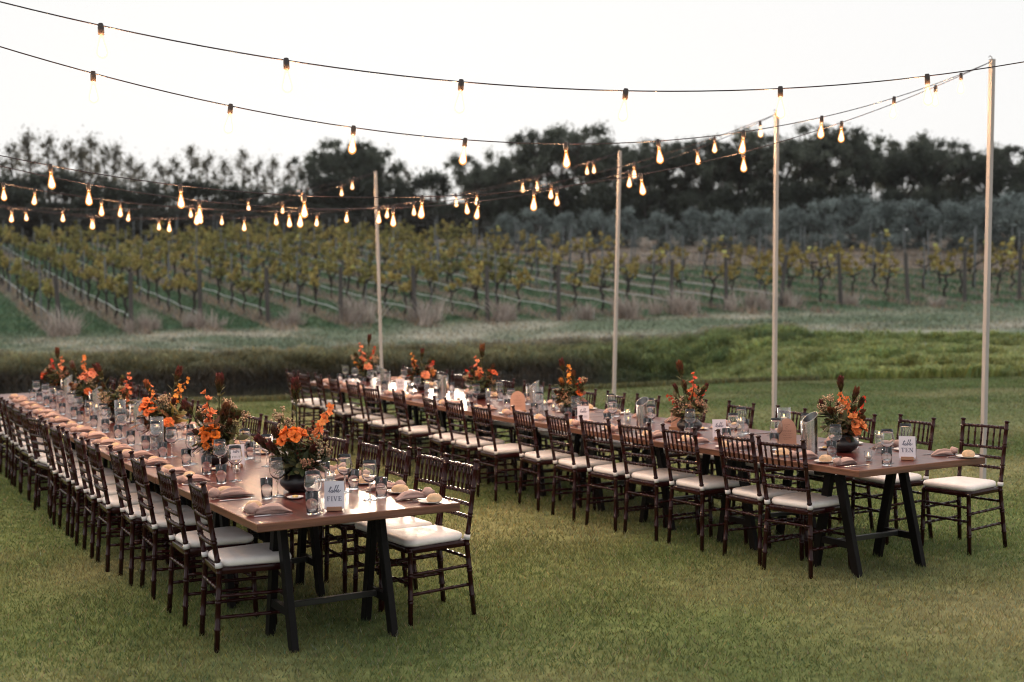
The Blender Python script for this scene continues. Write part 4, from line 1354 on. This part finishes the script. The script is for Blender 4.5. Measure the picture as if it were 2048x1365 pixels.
def f_protea(L, R, size=1.0, col=DRED, outer=OLIVE):
    mb = MB(); mb.col = GREEN
    mb.tube(stem_curve(L, R.uniform(-.12, .12)), .0042, 6)
    T = Matrix.Translation((0, 0, L - .03 * size))
    for ring, (n, ln, wd, tilt, c) in enumerate(((5, .095, .032, .10, col), (6, .105, .030, .20, col), (7, .085, .026, .34, jcol((.12, .03, .022), R)), (7, .070, .020, .55, outer))):
        for k in range(n):
            a = 6.283 * (k + .5 * ring) / n + R.uniform(-.15, .15)
            petal(mb, T @ RZ(a) @ RX(-tilt * R.uniform(.8, 1.2)) @ Matrix.Translation((0, .004, -.008 * ring * size)), ln * size * R.uniform(.9, 1.1), wd * size, -.10, .10, 5, jcol(outer, R), jcol(c, R))
    for k in range(int(L / .035)):
        z = .06 + .035 * k
        if z < L - .02:
            leaf(mb, Matrix.Translation((0, 0, z)) @ RZ(2.4 * k + R.random()) @ RX(-.55), .055 * size, .014, jcol(OLIVE, R))
    return mb
def f_spike(L, R, size=1.0, col=ORANGE):
    mb = MB(); mb.col = GREEN
    mb.tube(stem_curve(L, R.uniform(-.1, .1)), .0035, 5)
    n = 9
    for k in range(n):
        t = k / (n - 1); z = L - .24 * size + .24 * size * t
        s = size * (.052 - .030 * t)
        a0 = (1.2 if k % 2 else -1.2) + math.pi + R.uniform(-.5, .5)
        T = Matrix.Translation((0, 0, z)) @ RZ(a0) @ RX(-(1.05 - .5 * t)) @ Matrix.Translation((0, 0, .008))
        cc = jcol(col, R, .15)
        for p in range(6):
            petal(mb, T @ RZ(6.283 * p / 6) @ RX(-(.62 if p % 2 else .82) * (1 - .5 * t)), s, s * .62, .05, .45, 4, tuple(c * .8 for c in cc), cc)
    for k in range(3):
        leaf(mb, Matrix.Translation((0, 0, .05 + .03 * k)) @ RZ(R.random() * 6) @ RX(-.2), .16, .014, jcol(GREEN, R))
    return mb
def f_bloom(L, R, size=1.0, col=CORAL):
    """full open rose-like bloom facing out"""
    mb = MB(); mb.col = GREEN
    mb.tube(stem_curve(L, R.uniform(-.1, .1)), .004, 6)
    T = Matrix.Translation((0, 0, L - .01))
    for ring, (n, ln, wd, tilt) in enumerate(((3, .030, .030, .10), (5, .038, .036, .32), (6, .046, .042, .62), (7, .052, .046, .95), (6, .050, .044, 1.25))):
        for k in range(n):
            petal(mb, T @ RZ(6.283 * (k + .37 * ring) / n + R.uniform(-.2, .2)) @ RX(-tilt), ln * size, wd * size, -.30, .30, 5, jcol(tuple(c * .85 for c in col), R, .08), jcol(col, R, .1))
    for k in range(3):
        leaf(mb, Matrix.Translation((0, 0, L * .6)) @ RZ(R.random() * 6) @ RX(-.9), .07 * size, .03, jcol(DGREEN, R))
    return mb
def f_lily(L, R, size=1.0, col=ORANGE, n=5):
    mb = MB(); mb.col = GREEN
    mb.tube(stem_curve(L, R.uniform(-.1, .1)), .0035, 5)
    for q in range(n):
        a = 6.283 * q / n + R.random()
        off = Vector((math.cos(a) * .026 * size, math.sin(a) * .026 * size, L - .045 * R.random()))
        mb.col = GREEN; mb.tube([(0, 0, L - .06), off], .002, 4)
        T = Matrix.Translation(off) @ RZ(a - math.pi / 2) @ RX(-R.uniform(.3, .9))
        cc = jcol(col, R, .15)
        for p in range(6):
            petal(mb, T @ RZ(6.283 * p / 6) @ RX(-(.55 if p % 2 else .75)), .029 * size, .029 * size, -.05, .42, 5, tuple(c * .75 for c in cc), cc)
        mb.col = (.35, .10, .02); mb.tube([off, T @ Vector((0, 0, .035 * size))], [.003, .0015], 4)
    return mb
OCT_V = [(1, 0, 0), (-1, 0, 0), (0, 1, 0), (0, -1, 0), (0, 0, 1), (0, 0, -1)]
OCT_F = [(0, 2, 4), (2, 1, 4), (1, 3, 4), (3, 0, 4), (2, 0, 5), (1, 2, 5), (3, 1, 5), (0, 3, 5)]
def f_berry(L, R, size=1.0, col=CREAM):
    mb = MB(); mb.col = OLIVE
    mb.tube(stem_curve(L, R.uniform(-.1, .1)), .003, 5)
    for q in range(7):
        a = R.random() * 6.28; e = Vector((math.cos(a) * R.uniform(.01, .045), math.sin(a) * R.uniform(.01, .045), L + R.uniform(-.02, .03))) * 1.0
        mb.col = OLIVE; mb.tube([(0, 0, L - .06), e], .0016, 4, cap=False)
        for b in range(9):
            r = R.uniform(.0045, .0085) * size
            c = e + Vector((R.gauss(0, .011), R.gauss(0, .011), R.gauss(0, .009))) * size
            mb.col = jcol(col, R, .25)
            mb.add([(c.x + x * r, c.y + y * r, c.z + z * r) for x, y, z in OCT_V], OCT_F)
    for k in range(4):
        leaf(mb, Matrix.Translation((0, 0, L * .45 + .02 * k)) @ RZ(R.random() * 6) @ RX(-.8), .06, .022, jcol(GREEN, R))
    return mb
def f_sprig(L, R, size=1.0, col=DGREEN):
    mb = MB(); mb.col = tuple(c * .8 for c in col)
    mb.tube(stem_curve(L, R.uniform(-.15, .15)), .003, 5)
    for k in range(7):
        leaf(mb, Matrix.Translation((0, 0, L * (.35 + .1 * k))) @ RZ(2.4 * k + R.random()) @ RX(-R.uniform(.4, 1.0)), .085 * size, .034 * size, jcol(col, R, .25))
    return mb
def f_spray(L, R, size=1.0, col=ORANGE):
    """fine twig with small orchid-like flowers"""
    mb = MB(); mb.col = (.12, .08, .03)
    mb.tube(stem_curve(L, R.uniform(-.2, .2)), [.003, .003, .0025, .002, .0018, .001], 4)
    for k in range(9):
        z = L * (.55 + .45 * k / 8); a = 2.4 * k
        T = Matrix.Translation((0, 0, z)) @ RZ(a) @ RX(-1.0) @ Matrix.Translation((0, 0, .012))
        cc = jcol(col, R, .2)
        for p in range(5):
            petal(mb, T @ RZ(6.283 * p / 5) @ RX(-.9), .020 * size, .014 * size, 0, .3, 3, cc, tuple(min(1, c * 1.2) for c in cc))
    return mb
MAKE = {'protea': (f_protea, 'protea_stem'), 'spike': (f_spike, 'gladiolus_spike'), 'bloom': (f_bloom, 'rose_bloom'), 'lily': (f_lily, 'lily_stem'),
        'berry': (f_berry, 'berry_cluster'), 'sprig': (f_sprig, 'leaf_sprig'), 'spray': (f_spray, 'orchid_spray')}
# per arrangement: (kind, sideways, height above vase foot, towards the far side, size, colour)
YEL = (.78, .30, .06)
SPEC = {
 'T1': [('protea', -.010, .47, .02, 1.05, DRED), ('protea', .085, .40, 0, 1.0, RUST), ('spray', -.02, .40, -.03, 1.3, ORANGE), ('spray', .03, .37, -.02, 1.2, ORANGE), ('berry', -.14, .31, -.02, 1.1, CREAM), ('berry', -.10, .37, .02, 1.1, CREAM), ('berry', -.05, .31, -.05, 1.0, CREAM), ('berry', .11, .36, .05, .8, CREAM), ('lily', .09, .235, -.08, 1.5, ORANGE), ('lily', .12, .20, -.05, 1.3, ORANGE), ('bloom', .06, .16, -.10, 1.0, ORANGE), ('spray', .15, .37, 0, 1.0, (.6, .05, .02))],
 'T2': [('protea', -.065, .52, .02, 1.25, RUST), ('protea', -.03, .37, .04, 1.0, RUST), ('spike', .045, .47, .01, 1.15, (.85, .16, .06)), ('spray', -.17, .30, -.02, 1.0, (.6, .06, .03)), ('spray', .13, .36, 0, 1.0, (.6, .05, .02)), ('berry', .08, .33, 0, .9, CREAM), ('berry', -.09, .26, -.06, 1.0, CREAM), ('berry', 0, .23, -.08, 1.0, (.5, .27, .17)), ('berry', .07, .24, -.07, 1.1, (.5, .27, .17)), ('berry', -.04, .19, -.10, 1.0, CREAM), ('berry', .12, .20, -.05, .9, CREAM)],
 'T3': [('protea', -.07, .48, 0, 1.25, DRED), ('spray', -.01, .47, 0, 1.3, YEL), ('protea', .03, .38, -.02, 1.0, RUST), ('protea', -.07, .30, -.03, 1.1, (.40, .14, .03)), ('spike', .09, .34, -.03, .9, (.75, .12, .03)), ('bloom', .08, .22, -.08, .9, (.75, .14, .03)), ('berry', .13, .34, .02, 1.0, CREAM), ('berry', -.07, .21, -.08, 1.1, (.5, .27, .17)), ('berry', -.03, .17, -.10, 1.0, CREAM), ('sprig', .12, .22, -.05, 1.1, RUST)],
 'T4': [('spike', -.045, .46, -.03, 1.5, (.86, .27, .13)), ('spike', .0, .33, -.06, 1.3, (.84, .26, .11)), ('protea', .02, .53, .04, 1.5, (.20, .07, .03)), ('protea', -.09, .32, 0, .9, DRED), ('lily', .14, .31, -.02, 1.3, (.85, .17, .06)), ('berry', -.15, .26, -.03, 1.0, CREAM), ('spray', -.16, .32, 0, .9, (.6, .06, .03)), ('berry', .10, .22, -.04, 1.0, (.5, .27, .17)), ('sprig', .15, .18, -.03, 1.2, (.14, .06, .02))],
 'T5': [('spike', -.10, .44, -.01, 1.05, YEL), ('spike', -.09, .33, -.04, .9, (.45, .07, .03)), ('protea', .02, .45, .02, 1.1, DRED), ('spray', .15, .34, 0, 1.2, (.55, .05, .03)), ('berry', .10, .28, 0, 1.0, CREAM), ('bloom', .06, .19, -.11, 1.5, CORAL), ('protea', -.02, .25, -.06, 1.0, DRED), ('sprig', -.13, .20, -.03, 1.1, (.20, .035, .02)), ('berry', .15, .22, -.02, 1.0, YEL)],
 'T6': [('spike', -.05, .50, -.02, 1.5, (.86, .27, .13)), ('protea', .06, .56, .03, 1.3, DRED), ('spray', .14, .45, 0, 1.1, (.6, .08, .03)), ('berry', .15, .33, -.02, 1.2, CREAM), ('berry', .12, .28, -.03, 1.1, CREAM), ('berry', -.13, .34, 0, 1.0, CREAM), ('bloom', .05, .20, -.11, 1.5, CORAL), ('spray', -.13, .26, -.02, 1.1, YEL)],
 'F1': [('protea', -.005, .60, .02, 1.35, DRED), ('lily', -.01, .37, -.08, 1.7, (.86, .20, .03)), ('lily', -.06, .33, -.08, 1.4, (.86, .20, .03)), ('spike', .10, .40, -.02, .8, RUST), ('spray', .20, .49, -.02, 1.6, ORANGE), ('spray', .16, .43, .02, 1.3, ORANGE), ('berry', -.10, .46, .05, 1.1, CREAM), ('berry', -.06, .40, .06, 1.0, CREAM), ('protea', -.18, .29, -.05, 1.2, DRED), ('protea', -.12, .26, -.07, 1.1, DRED), ('berry', .12, .29, -.05, 1.2, (.36, .30, .17)), ('berry', .16, .25, -.03, 1.1, CREAM), ('berry', .05, .18, -.11, 1.0, (.5, .27, .17)), ('sprig', .18, .20, -.05, 1.3, DGREEN)],
 'F2': [('spike', -.06, .50, -.03, 1.6, (.86, .28, .11)), ('spike', -.05, .37, -.06, 1.3, (.86, .28, .11)), ('protea', .025, .56, .02, 1.4, DRED), ('protea', -.19, .40, -.02, 1.2, DRED), ('protea', .07, .35, -.05, 1.5, (.14, .05, .025)), ('protea', .14, .32, -.02, 1.2, OLIVE), ('berry', .10, .42, .04, 1.1, CREAM), ('berry', -.10, .38, .03, 1.0, CREAM), ('berry', .20, .34, 0, 1.0, CREAM), ('berry', .16, .28, -.03, 1.1, (.36, .30, .17)), ('lily', -.02, .25, -.12, 1.6, (.80, .20, .02)), ('lily', -.01, .18, -.13, 1.4, (.80, .20, .02)), ('berry', 0, .12, -.12, .8, CREAM), ('sprig', .18, .20, -.06, 1.3, OLIVE)],
 'F3': [('lily', -.13, .34, -.05, 1.5, (.85, .22, .06)), ('lily', -.08, .28, -.08, 1.4, (.85, .22, .06)), ('protea', .13, .55, .03, 1.35, DRED), ('spray', .15, .46, 0, 1.4, YEL), ('spray', .22, .52, 0, 1.0, YEL), ('protea', -.12, .46, .03, 1.1, (.30, .08, .03)), ('spray', -.10, .48, .02, 1.0, ORANGE), ('berry', .02, .36, -.02, 1.2, CREAM), ('berry', .08, .32, -.04, 1.1, CREAM), ('sprig', .16, .26, -.04, 1.5, (.20, .15, .03)), ('sprig', .10, .22, -.08, 1.4, (.14, .06, .02)), ('bloom', .08, .17, -.11, 1.2, (.85, .22, .06)), ('sprig', -.15, .18, -.06, 1.5, (.16, .05, .02))],
 'F4': [('protea', -.17, .50, 0, 1.5, DRED), ('spike', .13, .46, -.02, 1.4, (.86, .26, .13)), ('spike', .14, .32, -.05, 1.3, (.84, .24, .11)), ('berry', -.13, .27, -.06, 1.3, CREAM), ('berry', -.07, .22, -.09, 1.1, CREAM), ('berry', .02, .33, 0, 1.1, (.36, .30, .17)), ('protea', .04, .40, .03, 1.0, OLIVE), ('sprig', -.10, .19, -.08, 1.3, (.14, .06, .02)), ('berry', .05, .24, -.08, 1.0, CREAM)],
 'F5': [('lily', .02, .36, -.06, 1.5, (.86, .30, .17)), ('lily', .11, .40, -.05, 1.5, (.86, .30, .17)), ('protea', -.12, .44, 0, 1.4, (.20, .15, .12)), ('spray', .0, .56, 0, 1.5, (.75, .25, .08)), ('berry', .08, .30, -.07, 1.2, CREAM), ('sprig', -.14, .26, -.04, 1.4, (.16, .08, .03)), ('bloom', .07, .18, -.11, 1.1, (.6, .14, .04)), ('berry', -.06, .24, -.08, 1.0, (.5, .27, .17)), ('sprig', .0, .22, -.09, 1.4, DGREEN)],
 'F6': [('protea', 0, .52, .02, 1.4, RUST), ('spike', .07, .46, -.02, 1.5, (.86, .32, .15)), ('spray', -.07, .44, 0, 1.2, (.5, .05, .03)), ('lily', -.17, .27, -.04, 1.2, (.85, .12, .04)), ('berry', -.10, .32, -.02, 1.2, (.55, .30, .22)), ('berry', -.13, .29, 0, 1.1, CREAM), ('berry', .08, .26, -.04, 1.1, (.55, .30, .22)), ('protea', -.06, .30, -.02, 1.1, RUST)],
}
def arrangement(T, a_, b_, key, label_pos):
    M0 = T.surf(a_, b_, face=(0, 1))
    tag(obj('flower_vase', ME_VASE, M=M0), '%s squat black ceramic flower vase on the %s table' % (label_pos, T.name), 'vase', 'black flower vases')
    e = obj('flower_arrangement', None, M=M0); e.empty_display_size = .1
    tag(e, '%s orange and dark red flower arrangement on the %s table' % (label_pos, T.name), 'flowers', 'flower arrangements in black vases')
    R = random.Random(sum(map(ord, key)) * 7)
    items = list(SPEC[key])
    for k in range(18):
        a = k * 2.4; r = .08 + .05 * R.random()
        items.append(('sprig', math.cos(a) * r, .14 + .19 * R.random(), math.sin(a) * r * .9, 1.0, R.choice([DGREEN, GREEN, OLIVE, OLIVE, (.09, .045, .022), (.12, .09, .05)])))
    for k in range(6):
        a = k * 2.4 + .7; r = .10 + .07 * R.random()
        items.append(('protea', math.cos(a) * r, .20 + .16 * R.random(), math.sin(a) * r * .7, .8, R.choice([DRED, RUST, OLIVE, (.06, .03, .02)])))
    for kind, dx, h, dy, size, col in items:
        fn, nm = MAKE[kind]
        M, L = aim((dx, dy, h))
        obj(nm, fn(L, R, size, col).mesh(nm, M_FLORA, smooth=True, colors=True), e, M=M @ RZ(R.uniform(-.4, .4)))
NEARFAR = ['nearest', 'second nearest', 'third nearest', 'third farthest', 'second farthest', 'farthest']
for i, (al, ac) in enumerate([(.78, .61), (2.55, .59), (4.40, .56), (6.60, .72), (8.15, .68), (9.85, .62)]):
    arrangement(RT, al, ac, 'T%d' % (i + 1), NEARFAR[i])
for i, (al, ac) in enumerate([(.97, .55), (2.62, .53), (4.40, .57), (6.45, .62), (8.45, .66), (10.3, .66)]):
    arrangement(LT, al, ac, 'F%d' % (i + 1), NEARFAR[i])

# ------------------------------------------------------------------ poles and festoon lights
POLES = [((4.62, 12.0), (4.68, 12.0, 4.25), 'rightmost and nearest'), ((3.235, 15.1), (3.25, 15.1, 4.24), 'second from the right'),
         ((1.545, 18.7), (1.64, 18.7, 4.24), 'third from the right'), ((-2.243, 21.3), (-2.37, 21.3, 4.23), 'leftmost and farthest')]
for (bx, by), top, pos in POLES:
    a = Vector((bx, by, gz1(bx, by) - .3)); b = Vector(top) + Vector((0, 0, .02))
    d = b - a
    mb = MB(); mb.box((0, 0, d.length / 2), (.047, .047, d.length), ch=.003)
    M = Matrix.Translation(a) @ Vector((0, 0, 1)).rotation_difference(d.normalized()).to_matrix().to_4x4() @ RZ(.42)
    e = obj('timber_pole', None, M=M); e.empty_display_size = .2
    tag(e, 'tall square timber light pole, %s of the four' % pos, 'pole', 'timber poles holding the light strings')
    obj('post', mb.mesh('pole_post', M_POLE, smooth=False), e)
    mb = MB(); mb.tube([(0, 0, d.length - .002), (-.006, 0, d.length + .02), (-.03, 0, d.length + .03), (-.045, 0, d.length + .015)], .004, 6)
    obj('hook', mb.mesh('pole_hook', M_SOCKET), e)

BULB_W = 10.0
mb = MB(); mb.lathe([(0, -.020), (.011, -.020), (.0135, -.016), (.0175, -.012), (.0175, .030), (.0150, .034), (.0150, .046), (.012, .050), (0, .050)], 12); ME_SOCKET = auto_sharp(mb.mesh('socket', M_SOCKET), 50)
def mix_bulb():
    m = bpy.data.materials.new('bulb_glass'); m.use_nodes = True
    n, l = m.node_tree.nodes, m.node_tree.links
    n.remove(n['Principled BSDF'])
    t = n.new('ShaderNodeBsdfTransparent'); e = n.new('ShaderNodeEmission'); a = n.new('ShaderNodeAddShader')
    t.inputs[0].default_value = (.93, .90, .86, 1)
    e.inputs[0].default_value = (1, .34, .08, 1); e.inputs[1].default_value = .11
    l.new(t.outputs[0], a.inputs[0]); l.new(e.outputs[0], a.inputs[1]); l.new(a.outputs[0], n['Material Output'].inputs['Surface'])
    m.cycles.emission_sampling = 'NONE'
    return m
M_BULB = mix_bulb()
M_FIL = emat('bulb_filament', (1, .74, .45), .6)
mb = MB(); mb.lathe([(.0115, 0), (.0125, -.010), (.016, -.030), (.023, -.060), (.0300, -.088), (.0320, -.104), (.029, -.120), (.020, -.131), (.008, -.137), (0, -.140)], 14); ME_BULB = mb.mesh('bulb', M_BULB)
mb = MB(); mb.lathe([(.003, -.022), (.0075, -.040), (.0160, -.070), (.0215, -.094), (.0230, -.104), (.0190, -.116), (.008, -.124), (0, -.127)], 10); ME_FIL = mb.mesh('filament', M_FIL)
LAMP = bpy.data.lights.new('bulb_light', 'POINT'); LAMP.energy = BULB_W; LAMP.color = (1, .58, .30); LAMP.shadow_soft_size = .03
STR = [  # from (right), to (left), sag, spacing, first bulb
 ((6.10, 8.70, 4.25), (-4.86, 6.35, 4.10), 1.017, 1.021, .425, 'highest string, crossing the whole sky'),
 ((4.68, 12.0, 4.25), (-5.00, 6.58, 4.06), 1.062, .889, .436, 'upper string from the rightmost pole to the upper left'),
 ((4.68, 12.0, 4.25), (-7.24, 8.89, 4.09), 1.390, 1.003, .624, 'lower string from the rightmost pole'),
 ((3.25, 15.1, 4.24), (-7.26, 8.64, 4.09), 1.356, .990, .271, 'nearer string from the second pole from the right'),
 ((3.25, 15.1, 4.24), (-8.58, 12.76, 4.10), 1.216, 1.019, .802, 'farther string from the second pole from the right'),
 ((1.64, 18.7, 4.24), (-8.69, 12.94, 4.09), 1.050, .989, .470, 'nearer string from the third pole from the right'),
 ((1.64, 18.7, 4.24), (-10.9, 15.26, 4.10), 1.069, 1.014, .526, 'farther string from the third pole from the right'),
 ((-2.37, 21.3, 4.23), (-11.14, 13.71, 4.09), .870, .995, .473, 'nearer string from the leftmost pole'),
 ((-2.37, 21.3, 4.23), (-9.89, 18.5, 4.10), .847, 1.009, .597, 'farther string from the leftmost pole'),
]
for P, Q, sag, sp, off, lab in STR:
    P, Q = Vector(P), Vector(Q); L = (Q - P).length
    def cp(t): 
        p = P.lerp(Q, t); p.z -= 4 * sag * t * (1 - t); return p
    e = obj('festoon_light_string', None, loc=P); e.empty_display_size = .1
    tag(e, 'festoon light string with warm bulbs, ' + lab, 'string light', 'festoon light strings over the tables')
    mb = MB(); mb.tube([cp(k / 60) - P for k in range(61)], .0040, 6)
    obj('cable', mb.mesh('festoon_cable', M_CABLE), e)
    d = off
    while d < L - .2:
        p = cp(d / L) - P
        s = obj('socket', ME_SOCKET, e, loc=p + Vector((0, 0, -.036)))
        s.rotation_euler = (rng.normal(0, .06), rng.normal(0, .06), rng.random() * 6)
        S_ = Matrix.Translation((0, 0, -.016)) @ Matrix.Scale(1.0, 4)
        obj('bulb', ME_BULB, s, M=S_)
        obj('filament', ME_FIL, s, M=S_)
        w = p + P
        if abs(w.x) < w.y * .42 + 3.5:
            la = bpy.data.objects.new('bulb_light', LAMP); COL.objects.link(la); la.parent = s; la.location = (0, 0, -.11)
        d += sp

# ------------------------------------------------------------------ thin evening haze in the air
m = bpy.data.materials.new('haze_air'); m.use_nodes = True
hn, hl = m.node_tree.nodes, m.node_tree.links
hn.remove(hn['Principled BSDF'])
pv = hn.new('ShaderNodeVolumePrincipled')
pv.inputs['Color'].default_value = (.86, .92, 1, 1)
pv.inputs['Density'].default_value = .00016
hl.new(pv.outputs[0], hn['Material Output'].inputs['Volume'])
mb = MB(); mb.box((0, 180, 12), (540, 500, 30)); hz = obj('haze', mb.mesh('haze', m, smooth=False))
tag(hz, 'thin pale evening haze over lawn and vineyard', 'haze', kind='stuff')
